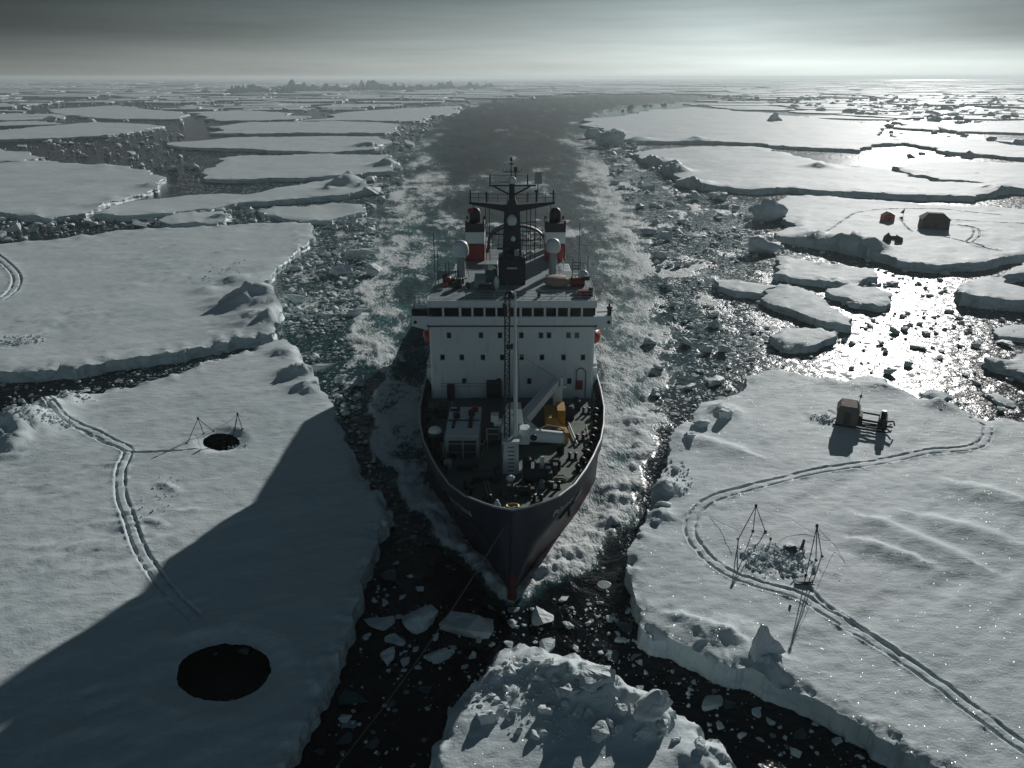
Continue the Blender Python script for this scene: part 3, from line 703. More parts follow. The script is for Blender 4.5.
def stat(y):
    for a, b in zip(ST[:-1], ST[1:]):
        if a[0] <= y <= b[0]:
            t = (y - a[0]) / (b[0] - a[0]); return tuple(p + (q - p) * t for p, q in zip(a, b))
    return ST[-1] if y > ST[-1][0] else ST[0]
def stem_y(z): return 59.7 + (11.5 - z) / 11.5 * 2.9 if z > 0 else 62.6 + (-z) * .75
def hull_section(s):
    y, hr, zr, hd, hw, hk = s
    zs = [-5, -2.5, 0, .8, 1.6, zr * .38, zr * .6, zr * .82, zr - 1.1, zr]
    out = []
    for z in zs:
        if z <= 0: x = hk + (hw - hk) * (z + 5) / 5
        else:
            t = z / zr; x = hw + (hr - hw) * (min(1, t / .87) ** (1.5 if y < 90 else 1.0))
        yy = max(y, stem_y(z)) if y < 66 else y
        if y < 66 and stem_y(z) > y: x = max(0.06, x - (stem_y(z) - y) * .0)
        out.append((x, yy, z))
    return out
SEC = [hull_section(s) for s in [stat(y) for y in (59.7, 60.0, 60.3, 60.7, 61.2, 61.9, 62.7, 64, 65.3, 67, 68.9, 70.5, 72.2, 74.4, 76.6, 78.8, 81, 83.5, 86, 89, 92, 100, 109, 118, 128, 138, 139, 150, 160, 166, 172, 177)]]
def hull_strip(r0, r1):
    mb = MB(); ns = len(SEC)
    for sgn in (1, -1):
        V = [(p[0] * sgn, p[1], p[2]) for s in SEC for p in s[r0:r1 + 1]]; k = r1 - r0 + 1; F = []
        for a in range(ns - 1):
            for b in range(k - 1):
                q = (a * k + b, (a + 1) * k + b, (a + 1) * k + b + 1, a * k + b + 1); F.append(q if sgn > 0 else q[::-1])
        mb.add(V, F, True)
    st = SEC[-1][r0:r1 + 1]
    mb.add([(p[0], p[1], p[2]) for p in st] + [(-p[0], p[1], p[2]) for p in st[::-1]], [tuple(range(2 * len(st)))])
    return mb
hull = hull_strip(3, 9).build('hull', M['navy'], ship)
hull_strip(0, 3).build('hull_bottom', M['keelred'], ship)
sb = MB(); sb.tube((0, stem_y(11.3) + .12, 11.3), (0, stem_y(3.6) + .05, 3.6), .2, .3, 8); sb.build('stem_bar', M['navy'], ship)
sb = MB(); sb.tube((0, stem_y(3.6) + .06, 3.6), (0, stem_y(1.2) - .05, 1.2), .3, .42, 10); sb.tube((0, stem_y(1.2) - .05, 1.2), (0, stem_y(-1.5) - .2, -1.5), .42, .6, 10); sb.build('stem_foot', M['keelred'], ship)
# bulwark lining, cap rail, frames
def deck_z(y): return (stat(y)[2] - 1.15) if y < 138 else 6.2
YS = [60.9, 61.5, 62.2, 63, 64.2, 65.5, 67, 68.9, 70.5, 72.2, 74.4, 76.6, 78.8, 81, 83.5, 86, 89, 92, 96, 100]
lin = MB(); cap = MB()
for sgn in (1, -1):
    V = []
    for y in YS:
        s = stat(y); V += [((s[1] - .16) * sgn, y + (.16 if y < 64 else 0), s[2]), ((s[3] - .20) * sgn, y + (.2 if y < 64 else 0), deck_z(y) - .05)]
    F = [(2 * a, 2 * a + 1, 2 * a + 3, 2 * a + 2) for a in range(len(YS) - 1)]
    lin.add(V, F if sgn < 0 else [f[::-1] for f in F], True)
    ring = [stat(y) for y in (59.7, 60.0, 60.3, 60.7, 61.2, 61.9, 62.7, 64, 65.3, 67, 68.9, 70.5, 72.2, 74.4, 76.6, 78.8, 81, 83.5, 86, 89, 92, 100)]
    pts = [((s[1] - .06) * sgn, s[0] + .08, s[2] + .03) for s in ring]
    for a, b in zip(pts[:-1], pts[1:]): cap.tube(a, b, .115, n=6)
    y = 62.5
    while y < 100:
        s = stat(y); x = s[3] - .22; z = deck_z(y)
        stf = MB(); stf.hexa([(sgn * (x - .55), y - .05, z), (sgn * x, y - .05, z), (sgn * x, y + .05, z), (sgn * (x - .55), y + .05, z)],
                 [(sgn * (s[1] - .3), y - .05, s[2] - .12), (sgn * (s[1] - .16), y - .05, s[2] - .12), (sgn * (s[1] - .16), y + .05, s[2] - .12), (sgn * (s[1] - .3), y + .05, s[2] - .12)])
        stf.build('bulwark_frame', M['dark'], ship)
        y += 1.15
lin.build('bulwark_lining', M['dark'], ship); cap.build('cap_rail', M['grey'], ship)
def deck_sheet(ys, inset, zf):
    mb = MB(); V = []
    for y in ys:
        s = stat(y); x = max(s[3] - inset, .05); V += [(-x, y, zf(y)), (0, y, zf(y) + .06), (x, y, zf(y))]
    F = []
    for a in range(len(ys) - 1): F += [(3 * a, 3 * a + 1, 3 * a + 4, 3 * a + 3), (3 * a + 1, 3 * a + 2, 3 * a + 5, 3 * a + 4)]
    return mb.add(V, F)
deck_sheet(YS + [110, 120, 130, 138], .15, deck_z).build('foredeck', M['deck'], ship)
deck_sheet([138.2, 150, 160, 172, 176.8], .15, lambda y: 6.2).build('aft_deck', M['deck'], ship)

# lettering along the port bow, anchor pockets
try:
    s0 = stat(62.6)
    cu = bpy.data.curves.new('bow_name', 'FONT'); cu.body = 'POLARSTERN'; cu.size = 1.0; cu.extrude = .0; cu.space_character = 1.25
    tmp = bpy.data.objects.new('bow_name', cu); link(tmp); dg = bpy.context.evaluated_depsgraph_get()
    tm = bpy.data.meshes.new_from_object(tmp.evaluated_get(dg)); bpy.data.objects.remove(tmp)
    xs = [v.co.x for v in tm.vertices]; W = max(xs)
    def on_hull(y, z, out):
        def hx(yy):
            s = stat(yy); sec = hull_section(s)
            for a, b in zip(sec[:-1], sec[1:]):
                if a[2] <= z <= b[2]: return a[0] + (b[0] - a[0]) * (z - a[2]) / (b[2] - a[2])
            return sec[-1][0]
        x = hx(y); n = Vector((.6, -(hx(y + .6) - x), 0)).normalized()
        return Vector((x, y, z)) + n * out
    for sg in (1, -1):
        me2 = tm.copy(); 
        for v in me2.vertices:
            u = v.co.x / W; u = u if sg > 0 else 1 - u
            y = 62.3 + u * 5.2; z = 9.35 - u * .3 + v.co.y * .95
            p = on_hull(y, z, .06); v.co = (p.x * sg, p.y, p.z)
        me2.materials.append(M['letter']); lo = link(bpy.data.objects.new('bow_lettering', me2)); adopt(lo, ship)
except Exception as e: print('text', e)
for sg in (1, -1):
    mb = MB(); poly = [(65.8, 9.0), (67.6, 9.2), (69.2, 8.2), (68.8, 6.6), (67.2, 6.0), (65.6, 7.2)]
    a = [on_hull(y, z, .34) for y, z in poly]; b = [on_hull(y, z, -.25) for y, z in poly]
    a = [(p.x * sg, p.y, p.z) for p in a]; b = [(p.x * sg, p.y, p.z) for p in b]; n = len(a)
    mb.add(a + b, [tuple(range(n)), tuple(range(2 * n - 1, n - 1, -1))] + [(k, k + n, (k + 1) % n + n, (k + 1) % n) for k in range(n)])
    pk = mb.build('anchor_pocket', M['black'], ship)
    q = on_hull(67.3, 7.3, .5); q = Vector((q.x * sg, q.y, q.z))
    an = MB(); an.tube(q + Vector((0, 0, 1.2)), q + Vector((0, 0, -.7)), .12, n=7); an.tube(q + Vector((0, -.8, -.2)), q + Vector((0, 0, -.75)), .12, .18, n=6); an.tube(q + Vector((0, .8, -.2)), q + Vector((0, 0, -.75)), .12, .18, n=6)
    an.build('anchor', M['black'], pk)

# superstructure: one white block with the wheelhouse over it
sup = MB()
sup.box(-10.25, 10.25, 92, 107, 8.85, 18.7, .25)
sup.box(-10.0, 10.0, 106.9, 117, 8.85, 18.6, .2)
sup.box(-10.2, 10.2, 116.9, 138, 8.85, 15.9, .2)  # hidden aft blocks stretched and raised to lengthen the cast shadow
sup.box(-7.2, 7.2, 100.8, 122, 14.5, 21.72, .2)
sup.box(-10.4, 10.4, 137.9, 150, 6.3, 12.2, .2)
sup.build('superstructure', M['white'], ship)
MB().box(-10.45, 10.45, 91.75, 92.02, 18.42, 18.62).build('ledge', M['dark'], ship)
# wheelhouse: lower panel, glass band, fascia leaning outward
wh = MB()
wh.xbox([(91.75, 18.60), (91.75, 19.72), (107, 19.72), (107, 18.60)], -10.3, 10.3)
wh.xbox([(91.72, 20.84), (91.45, 21.05), (91.45, 21.86), (107, 21.86), (107, 20.84)], -10.32, 10.32)
wh.box(-9.6, 9.6, 92.8, 107, 19.7, 20.86)
wb = wh.build('wheelhouse', M['white'], ship)
PANES = [(138, 187), (197, 262), (273, 318), (327, 372), (380, 425), (433, 478), (485, 532), (543, 587), (595, 640), (650, 695), (703, 747), (757, 805), (814, 858)]
last = None
for a, b in PANES:
    xa = atY(400 + a / 4.452, 312, 91.9).x; xb = atY(400 + b / 4.452, 312, 91.9).x
    mb = MB(); mb.xbox([(91.92, 19.73), (91.82, 20.83), (92.0, 20.83), (92.1, 19.73)], xa, xb); mb.build('bridge_window', M['glass'], wb)
    if last is not None: mull = MB(); mull.xbox([(91.84, 19.73), (91.74, 20.83), (92.1, 20.83), (92.1, 19.73)], last + .003, xa - .003); mull.build('window_post', M['white'], wb)
    last = xb
for sg in (1, -1):
    for k in range(5):
        mb = MB(); y0 = 92.4 + k * 1.7; mb.box(min(sg * 9.62, sg * 10.25), max(sg * 9.62, sg * 10.25), y0, y0 + 1.45, 19.74, 20.82); mb.build('bridge_window', M['glass'], wb)
    # bridge wings
    wg = MB(); x0, x1 = 10.3, 12.3
    prof = [(x0 * sg, 17.9), (x1 * sg, 18.45), (x1 * sg, 19.72), (x0 * sg, 19.72)]
    if sg < 0: prof = prof[::-1]
    wg.ybox(prof, 92.0, 95.6)
    wo = wg.build('bridge_wing', M['white'], ship)
    gm = MB()
    if sg < 0:
        gm.box(-12.26, -10.34, 92.05, 92.12, 19.73, 20.62); gm.box(-12.27, -12.2, 92.14, 95.5, 19.73, 20.62); gm.build('wing_screen', M['glass'], wo)
    else:
        gm.box(11.75, 12.2, 92.2, 92.9, 19.73, 20.55); gm.box(11.6, 12.3, 92.3, 92.6, 20.56, 20.8); gm.tube((10.4, 92.3, 20.15), (11.7, 92.3, 20.2), .07); gm.tube((11.95, 92.5, 20.8), (11.9, 92.5, 21.15), .12); gm.build('wing_console', M['black'], wo)
    MB().tube((sg * 11.9, 91.96, 18.95), (sg * 11.9, 92.0, 18.95), .22, n=10).build('wing_lamp', M['black'], wo)
# portholes on the front
def frow(py, xs, w_=.46, h_=.66):
    for px in xs:
        c = atY(px, py, 92)
        mb = MB(); mb.box(c.x - w_ / 2 - .07, c.x + w_ / 2 + .07, 91.975, 91.998, c.z - h_ / 2 - .07, c.z + h_ / 2 + .07); wn = mb.build('window', M['grey'], ship)
        MB().prism([(c.x + .46 * w_ * dx, 0) for dx in (-1, 1)] + [(c.x + .46 * w_, .02), (c.x - .46 * w_, .02)], 0, .01)
        MB().box(c.x - w_ / 2, c.x + w_ / 2, 91.955, 91.972, c.z - h_ / 2, c.z + h_ / 2).build('pane', M['glass'], wn)
frow(335.3, [449, 481, 500, 521.3, 541, 549, 568.5, 577])
frow(357.3, [442.5, 461.8, 482.9, 502.2, 521.7, 542, 563.5, 583])
frow(381, [464.2, 498.8, 529.2, 569.3])
for sg in (1, -1):                         # side windows
    for z0 in (11.2, 14.2):
        for y0 in (94, 97, 103, 106, 109, 114, 118, 122):
            if z0 > 13 and y0 > 110: continue
            xx = 10.25 if y0 < 107 else (10.0 if y0 < 117 else 10.2)
            MB().box(min(sg * (xx - .02), sg * (xx + .02)), max(sg * (xx - .02), sg * (xx + .02)), y0, y0 + .5, z0, z0 + .65).build('window', M['glass'], ship)
# things bolted to the front wall
fx = MB(); fx.box(-8.2, -7.3, 91.2, 91.97, 8.9, 10.9); fx.build('door_recess', M['black'], ship)
MB().box(-3.2, -1.3, 90.6, 91.96, 8.9, 11.4, .08).build('deck_locker', M['black'], ship)
MB().box(8.2, 8.9, 91.5, 91.95, 10.2, 11.3).build('hose_cabinet', M['red'], ship)
pp = MB(); pp.tube((8.1, 91.8, 10), (8.1, 91.8, 12.6), .06); pp.path([(8.1, 91.8, 12.6), (8.5, 91.8, 13.0), (8.9, 91.8, 13.0), (9.3, 91.8, 12.5), (9.3, 91.8, 9)], .06); pp.build('vent_pipe', M['dark'], ship)
hr = MB(); hr.tube((-9, 91.9, 10.9), (-1.4, 91.9, 10.9), .04); hr.tube((-9, 91.9, 10.5), (-3.5, 91.9, 10.5), .03); hr.build('wall_handrail', M['grey'], ship)
# roofs
MB().box(-10.1, 10.1, 91.9, 106.8, 21.865, 21.9).build('bridge_roof', M['grey'], ship)
MB().box(-7.1, 7.1, 107.1, 121.8, 21.73, 21.9).build('upper_deck', M['grey'], ship)
rl = MB(); rail(rl, [(-5.6, 91.8, 21.9), (10.0, 91.8, 21.9), (10.0, 106.6, 21.9), (7.2, 106.8, 21.9), (7.2, 110, 21.9)], 1.05, .03, 3, 1.7)
rail(rl, [(-5.6, 91.8, 21.9), (-5.6, 93.2, 21.9)], 1.05, .03, 3, 1.4); rail(rl, [(-10.0, 96, 21.9), (-10.0, 106.6, 21.9), (-7.2, 106.8, 21.9), (-7.2, 110, 21.9)], 1.05, .03)
rl.build('roof_railing', M['grey'], ship)
rl = MB()
for sg in (1, -1): rail(rl, [(sg * 11.3, 100, 8.9), (sg * 11.3, 137.5, 8.9)], 1.05, .03, 3, 2.2); rail(rl, [(sg * 11.0, 139, 6.2), (sg * 11.0, 160, 6.2), (sg * 10, 172, 6.2), (sg * 9, 176.6, 6.2)], 1.1, .03, 3, 2.2)
rl.build('deck_railing', M['white'], ship)
# side wings of the boat decks seen past the front wall
for sg in (1, -1):
    mb = MB(); mb.box(min(sg * 10.2, sg * 11.3), max(sg * 10.2, sg * 11.3), 97, 126, 11.6, 11.75); mb.box(min(sg * 10.3, sg * 11.2), max(sg * 10.3, sg * 11.2), 96, 99, 8.95, 11.5); mb.build('boat_deck', M['white'], ship)
    dv = MB()
    for y in (103.2, 108.6): dv.path([(sg * 10.4, y, 11.7), (sg * 10.5, y, 15.0), (sg * 11.2, y, 15.7), (sg * 11.9, y, 15.6)], .12, 6)
    dv.build('davit', M['white'], ship)
# funnels
def funnel(x0, x1):
    f = MB(); y0, y1 = 113.0, 117.2
    f.box(x0, x1, y0, y1, 21.8, 24.45, .2); fo = f.build('funnel', M['red'], ship)
    MB().box(x0 - .01, x1 + .01, y0 - .01, y1 + .01, 24.46, 26.1, .05).build('funnel_band', M['white'], fo)
    b = MB(); b.box(x0 - .03, x1 + .03, y0 - .03, y1 + .03, 26.11, 27.35, .05)
    for xx in (x0 + .12, x1 - .12):
        for yy in (y0 + .1, y1 - .1): b.box(xx - .14, xx + .14, yy - .1, yy + .1, 27.2, 27.75)
    b.build('funnel_top', M['black'], fo)
    cx = (x0 + x1) / 2
    b = MB(); b.lathe((cx, y0 + 1.6, 27.3), [(.85, 0), (.85, 1.1), (.8, 1.5), (.6, 1.9), (.3, 2.1)], 16); b.tube((cx + .5, y0 + 3.1, 27.3), (cx + .5, y0 + 3.2, 28.8), .3); b.build('exhaust_pipe', M['black'], fo)
funnel(-6.75, -4.0); funnel(4.85, 7.75)
# mast
ms = MB()
ms.box(-1.75, 1.75, 98.9, 101.8, 21.88, 25.55, .15)
ms.hexa([(-1.25, 99.3, 25.5), (1.25, 99.3, 25.5), (1.25, 101.6, 25.5), (-1.25, 101.6, 25.5)], [(-.98, 99.5, 31.4), (.98, 99.5, 31.4), (.98, 101.2, 31.4), (-.98, 101.2, 31.4)])
ms.hexa([(-.9, 99.6, 31.3), (.9, 99.6, 31.3), (.9, 101, 31.3), (-.9, 101, 31.3)], [(-.45, 99.8, 32.6), (.45, 99.8, 32.6), (.45, 100.7, 32.6), (-.45, 100.7, 32.6)])
ms.tube((0, 100.2, 32.5), (0, 100.2, 35.0), .42, .34, 10)
mast = ms.build('mast', M['mastnavy'], ship)
yd = MB()
for sg in (1, -1):
    yd.hexa([(0, 99.4, 31.0), (sg * 5.4, 99.8, 32.1), (sg * 5.4, 100.5, 32.1), (0, 101.1, 31.0)][::sg], [(0, 99.4, 32.0), (sg * 5.45, 99.8, 32.38), (sg * 5.45, 100.5, 32.38), (0, 101.1, 32.0)][::sg])
    rail(yd, [(sg * .6, 99.75, 32.3), (sg * 5.4, 99.8, 32.4)], 1.0, .03, 2, 1.1)
    yd.tube((sg * 5.2, 99.9, 32.3), (sg * 5.2, 99.9, 33.8), .09); yd.tube((sg * 3.2 if sg < 0 else 2.0, 99.9, 32.3), (sg * 3.2 if sg < 0 else 2.0, 99.9, 33.6), .13 if sg < 0 else .07)
    yd.tube((sg * 4.9, 99.9, 32.2), (sg * 4.9, 99.9, 31.2), .04)
yd.build('lower_yard', M['mastnavy'], mast)
yd = MB(); yd.box(-2.9, 2.9, 99.95, 100.4, 34.25, 34.42)
for sg in (1, -1):
    yd.tube((sg * 2.4, 100.2, 34.3), (sg * .3, 100.2, 33.2), .11, n=6); yd.tube((sg * 2.75 if sg < 0 else 1.95, 100.2, 34.3), (sg * 2.75 if sg < 0 else 1.95, 100.2, 35.7), .09)
yd.tube((2.7, 100.2, 34.35), (3.0, 100.2, 34.35), .07); yd.tube((-1.6, 100.2, 34.75), (-.4, 100.2, 34.75), .05); yd.tube((-2.7, 100.2, 35.6), (1.9, 100.2, 35.5), .02)
yd.build('upper_yard', M['mastnavy'], mast)
MB().lathe((.05, 99.9, 34.6), [(.35, 0), (.48, .3), (.45, .6), (.25, .85)], 14).build('radome', M['white'], mast)
MB().lathe((0, 99.1, 29.6), [(.45, 0), (.62, .4), (.6, .8), (.35, 1.2), (.1, 1.3)], 16).build('radome', M['white'], mast)
MB().lathe((.15, 98.9, 27.6), [(.25, 0), (.32, .25), (.25, .5), (.1, .62)], 12).build('radome', M['white'], mast)
tp = MB(); tp.tube((-.1, 100.2, 35), (-.1, 100.2, 37.6), .07, .04, 6); tp.tube((-.1, 100.2, 37.3), (-.1, 100.2, 37.75), .14); tp.tube((.45, 100.2, 35.2), (.45, 100.2, 36.1), .08); tp.box(.28, .62, 100.05, 100.35, 36.1, 36.6); tp.box(-1.0, 1.0, 100.1, 100.25, 35.95, 36.05); tp.box(-.35, .15, 100.1, 100.3, 36.9, 37.05)
for k in range(6): tp.tube((-1.1 + k * .45, 100.2, 35.95), (-1.1 + k * .45, 100.2, 36.35), .025, n=5)
tp.build('top_antenna', M['mastnavy'], mast)
pa = MB(); pa.box(2.85, 3.75, 99.9, 100.15, 34.55, 36.0, .03); pa.build('panel_antenna', M['grey'], mast)
pb = MB(); pb.tube((3.1, 100.1, 32.3), (3.1, 100.1, 33.7), .13); pb.box(2.85, 3.3, 99.95, 100.25, 33.5, 33.8); pb.tube((3.25, 100.1, 33.7), (3.25, 100.1, 34.6), .06); pb.build('antenna_post', M['mastnavy'], mast)
ra = MB(); ra.box(-1.9, -.2, 98.3, 98.6, 26.6, 26.85); ra.tube((-1.0, 98.9, 26.3), (-1.0, 98.4, 26.6), .2); ra.box(-1.7, 1.6, 98.9, 99.2, 25.5, 25.62); ra.build('radar_scanner', M['dark'], mast)
ld_ = MB()
for x in (-3.4, -2.9, 1.9, 2.4, 3.0): ld_.tube((x, 101.4, 24.5), (x, 101, 31.4), .05)
for z in (26.0, 27.2, 28.4, 29.6): ld_.tube((1.2, 101.2, z), (3.0, 101.2, z), .05)
ld_.tube((-3.4, 101.2, 28.2), (-1.1, 101.2, 28.0), .09); ld_.build('mast_stays', M['mastnavy'], mast)
MB().box(-.65, .65, 98.84, 98.88, 24.0, 24.18).build('name_plate', M['letter'], mast)
MB().lathe((-.1, 98.5, 25.5), [(.65, 0), (.65, .5), (.4, .8)], 14).build('searchlight', M['mastnavy'], mast)
# round gantry behind the mast
gy = MB(); prev = None
for k in range(13):
    t = math.pi * k / 12; p = (.75 - 4.5 * math.cos(t), 119.0, 21.9 + (4.0 * math.sin(t) ** .6 if 0 < k < 12 else 0))
    if prev: gy.tube(prev, p, .20, n=6); gy.tube((prev[0], 121.4, prev[2]), (p[0], 121.4, p[2]), .2, n=6); gy.hexa([(prev[0], 119, prev[2]), (p[0], 119, p[2]), (p[0], 121.4, p[2]), (prev[0], 121.4, prev[2])], [(prev[0], 119, prev[2] + .08), (p[0], 119, p[2] + .08), (p[0], 121.4, p[2] + .08), (prev[0], 121.4, prev[2] + .08)])
    prev = p
for x in np.linspace(-3, 4.4, 9): gy.tube((x, 121.2, 21.9), (x, 121.2, 24.9), .05, n=5)
for z in (22.6, 23.4, 24.2): gy.tube((-3.2, 121.2, z), (4.6, 121.2, z), .05, n=5)
gy.build('hangar_arch', M['dark'], ship)
# big domes and deck house clutter on the roof
def dome(px, ptop, pbot, wpx, Y):
    t = atY(px, ptop, Y); b = atY(px, pbot, Y); r = wpx / 2 * (Y * CP + (HCAM - t.z) * SP) / FPX; h = t.z - b.z
    d = MB(); d.lathe((t.x, Y, b.z), [(r * .8, 0), (r * .97, h * .12), (r, h * .45), (r * .93, h * .68), (r * .74, h * .85), (r * .4, h * .96), (r * .1, h)], 20)
    do = d.build('satellite_dome', M['white'], ship)
    p = MB(); p.tube((t.x, Y, 21.85), (t.x, Y, b.z), r * .55, r * .5, 10); p.box(t.x - r * .8, t.x + r * .8, Y - r * .8, Y + r * .8, 21.85, 22.0)
    for k in range(3):
        a = 2.1 * k; p.tube((t.x + r * math.cos(a), Y + r * math.sin(a), 21.9), (t.x + .4 * r * math.cos(a), Y + .4 * r * math.sin(a), b.z), .05, n=5)
    p.build('dome_pedestal', M['grey'], do)
dome(460.3, 240, 256, 16.6, 103.0); dome(553.3, 238, 252, 14.6, 104.0)
mb = MB(); mb.box(-3.6, -1.9, 101.5, 104, 21.9, 24.0, .1); mb.build('deck_house', M['grey'], ship)
mb = MB(); mb.hexa([(-5.0, 97.5, 21.9), (-3.2, 97.5, 21.9), (-3.2, 99.6, 21.9), (-5.0, 99.6, 21.9)], [(-4.8, 97.8, 22.7), (-3.4, 97.8, 22.7), (-3.4, 99.4, 23.3), (-4.8, 99.4, 23.3)]); mb.build('skylight', M['grey'], ship)
mb = MB(); mb.box(-4.2, -2.6, 95.2, 96.2, 21.9, 22.7, .06); mb.box(-4.1, -2.7, 95.12, 95.19, 22.3, 22.6); mb.build('vent_box', M['dark'], ship)
mb = MB(); mb.lathe((-1.95, 96.2, 21.9), [(.1, 0), (.32, .4), (.36, 1.0), (.3, 1.5), (.12, 1.75)], 12); mb.build('lamp_housing', M['white'], ship)
mb = MB(); mb.hexa([(-3.4, 99.8, 23), (-2.0, 99.8, 22.9), (-1.9, 101.2, 23), (-3.4, 101.2, 23)], [(-3.2, 99.9, 23.7), (-2.2, 99.9, 23.5), (-2.2, 101.1, 23.8), (-3.1, 101.1, 24.1)]); mb.build('green_tarp', M['green'], ship)
mb = MB()
for k in range(7):
    x = -9.2 + rnd.random() * 3.6; y = 96.3 + rnd.random() * 3.6; mb.box(x, x + .5 + rnd.random() * .7, y, y + .6, 21.9, 22.4 + rnd.random() * .9, .05)
for x, y, h in ((-9.6, 99.5, 4.2), (-8.6, 99.8, 2.7), (-8.2, 100, 2.9), (-7.4, 100, 1.8), (-6.9, 99, 2.0), (-9.95, 99, 6.6)): mb.tube((x, y, 21.9), (x, y, 21.9 + h), .05, n=5)
mb.build('roof_gear', M['dark'], ship)
mb = MB(); mb.lathe((-8.2, 98.2, 22.5), [(.28, 0), (.4, .3), (.3, .6)], 10); mb.box(-8.9, -8.2, 97.0, 97.3, 22.3, 22.6); mb.build('life_ring', M['orange'], ship)
mb = MB()
for x, h in ((8.7, 7.8), (9.9, 3.5), (9.4, 2.6)): mb.tube((x, 100.3, 21.9), (x, 100.3, 21.9 + h), .035, n=5)
mb.build('whip_antenna', M['wire'], ship)
mb = MB(); mb.lathe((5.9, 98.6, 21.9), [(1.2, 0), (1.75, .35), (1.7, .9), (1.3, 1.15), (.3, 1.25)], 18); mb.build('covered_raft', M['tan'], ship)
mb = MB(); mb.tube((7.7, 98.4, 22.4), (9.2, 98.4, 22.4), .5, n=12); mb.tube((7.6, 98.4, 22.4), (7.75, 98.4, 22.4), .75, n=14); mb.tube((9.15, 98.4, 22.4), (9.3, 98.4, 22.4), .75, n=14); mb.build('hose_reel', M['red'], ship)
mb = MB(); mb.box(8.1, 9.4, 93.2, 94.2, 21.9, 22.55); mb.build('red_box', M['red'], ship)
mb = MB(); mb.box(9.4, 9.9, 93.0, 93.6, 21.9, 23.0); mb.tube((3.3, 92.8, 21.9), (3.3, 92.8, 22.7), .22); mb.box(3.1, 3.5, 92.5, 93.0, 22.6, 22.9); mb.box(9.2, 9.9, 97.2, 97.9, 22.9, 23.4); mb.build('searchlight', M['black'], ship)
mb = MB(); mb.lathe((9.3, 99.6, 22.2), [(.3, 0), (.65, .4), (.7, .8), (.5, 1.25), (.15, 1.5)], 14); mb.tube((9.3, 99.6, 21.9), (9.3, 99.6, 22.3), .25); mb.build('satellite_dome', M['white'], ship)
mb = MB(); mb.box(.3, .9, 98.0, 98.85, 25.9, 26.6); mb.tube((1.3, 98.6, 25.7), (2.3, 98.3, 26.2), .18); mb.lathe((2.4, 98.4, 25.9), [(.2, 0), (.42, .3), (.2, .55)], 10); mb.build('mast_light', M['grey'], mast)
dl_ = MB()
for k in range(7): dl_.tube((7.9, 100.4, 22 + k * .42), (8.9, 100.4, 22 + k * .42), .05, n=5)
dl_.tube((7.9, 100.4, 21.9), (7.9, 100.4, 25), .05); dl_.tube((8.9, 100.4, 21.9), (8.9, 100.4, 25), .05); dl_.build('ladder_rack', M['dark'], ship)

# foredeck: foremast
D = lambda y: deck_z(y) + .05
fm_ = MB(); fm_.hexa([(-1.0, 70.2, 9.3), (.75, 70.2, 9.3), (.75, 72.2, 9.3), (-1.0, 72.2, 9.3)], [(-.8, 70.4, 12.9), (.6, 70.4, 12.9), (.6, 72, 12.9), (-.8, 72, 12.9)])
fm_.box(-.95, .75, 70.25, 72.1, 12.9, 13.15); fmo = fm_.build('foremast', M['white'], ship)
lm = MB()
for k in range(7): lm.box(-.42, .22, 70.16 + .03 * k, 70.24 + .03 * k, 9.9 + k * .42, 9.98 + k * .42)
lm.build('mast_ladder', M['dark'], fmo)
t = MB(); t.tube((.35, 71.6, 13.1), (.28, 71.8, 28.0), .22, .12, 10); t.build('mast_tube', M['white'], fmo)
la = MB()
for x in (-.75, -.25): la.tube((x, 71.4, 13.1), (x * .8 - .05, 71.6, 28.2), .09, .07, 6)
for k in range(24):
    z = 13.4 + k * .62; la.tube((-.74, 71.4, z), (-.24, 71.4, z), .045, n=5); la.tube((-.74, 71.4, z), (-.24, 71.4, z + .6), .035, n=5)
la.tube((-.5, 71.5, 28), (-.45, 71.6, 29.2), .05); la.box(-.75, .2, 71.3, 71.8, 27.6, 27.75); la.lathe((-.15, 71.3, 27.8), [(.2, 0), (.28, .25), (.15, .5)], 8); la.box(-.9, -.5, 71.2, 71.5, 26.6, 27.1); la.box(-.55, .1, 71.1, 71.4, 22.6, 23.1)
la.build('mast_lattice', M['dark'], fmo)
# crane: pedestal, stowed jib, folded arm
cr = MB(); cr.tube((-.2, 74.6, 9.2), (-.2, 74.6, 12.6), .95, .9, 14); cr.hexa([(-1.2, 73.6, 12.6), (1.3, 73.6, 12.6), (1.3, 75.8, 12.6), (-1.2, 75.8, 12.6)], [(-.5, 73.9, 15.1), (1.0, 73.9, 15.1), (.9, 75.8, 15.1), (-.5, 75.8, 15.1)])
cr.tube((-1.9, 74.4, 13.4), (-1.1, 74.4, 13.4), .45, n=10); cr.box(-2.2, -1.4, 73.8, 74.9, 13.7, 14.4, .08); cr.box(-.1, .5, 73.4, 73.9, 13.6, 14.6); cro = cr.build('deck_crane', M['white'], ship)
def beam(a, b, w1, h1, w2, h2):
    a = Vector(a); b = Vector(b); d = (b - a).normalized(); s_ = d.cross(Vector((0, 0, 1))).normalized(); u = s_.cross(d)
    q = lambda c, w_, h_: [c - s_ * w_ - u * h_, c + s_ * w_ - u * h_, c + s_ * w_ + u * h_, c - s_ * w_ + u * h_]
    return MB().hexa(q(a, w1, h1), q(b, w2, h2))
ja = atY(519, 424, 75.2); jb = atY(556, 381.5, 86.0)
j = beam(ja, jb, .62, .52, .48, .42); j.build('jib', M['white'], cro)
e = beam(ja + Vector((0, 0, .56)), jb + Vector((0, 0, .46)), .12, .03, .1, .03); e.build('jib_rail', M['letter'], cro)
b2 = MB(); b2.tube((.9, 72.6, 12.9), (5.35, 72.9, 12.35), .72, .62, 14); b2.box(.7, 1.8, 72.0, 73.6, 12.0, 13.6, .15); b2.build('crane_arm', M['white'], cro)
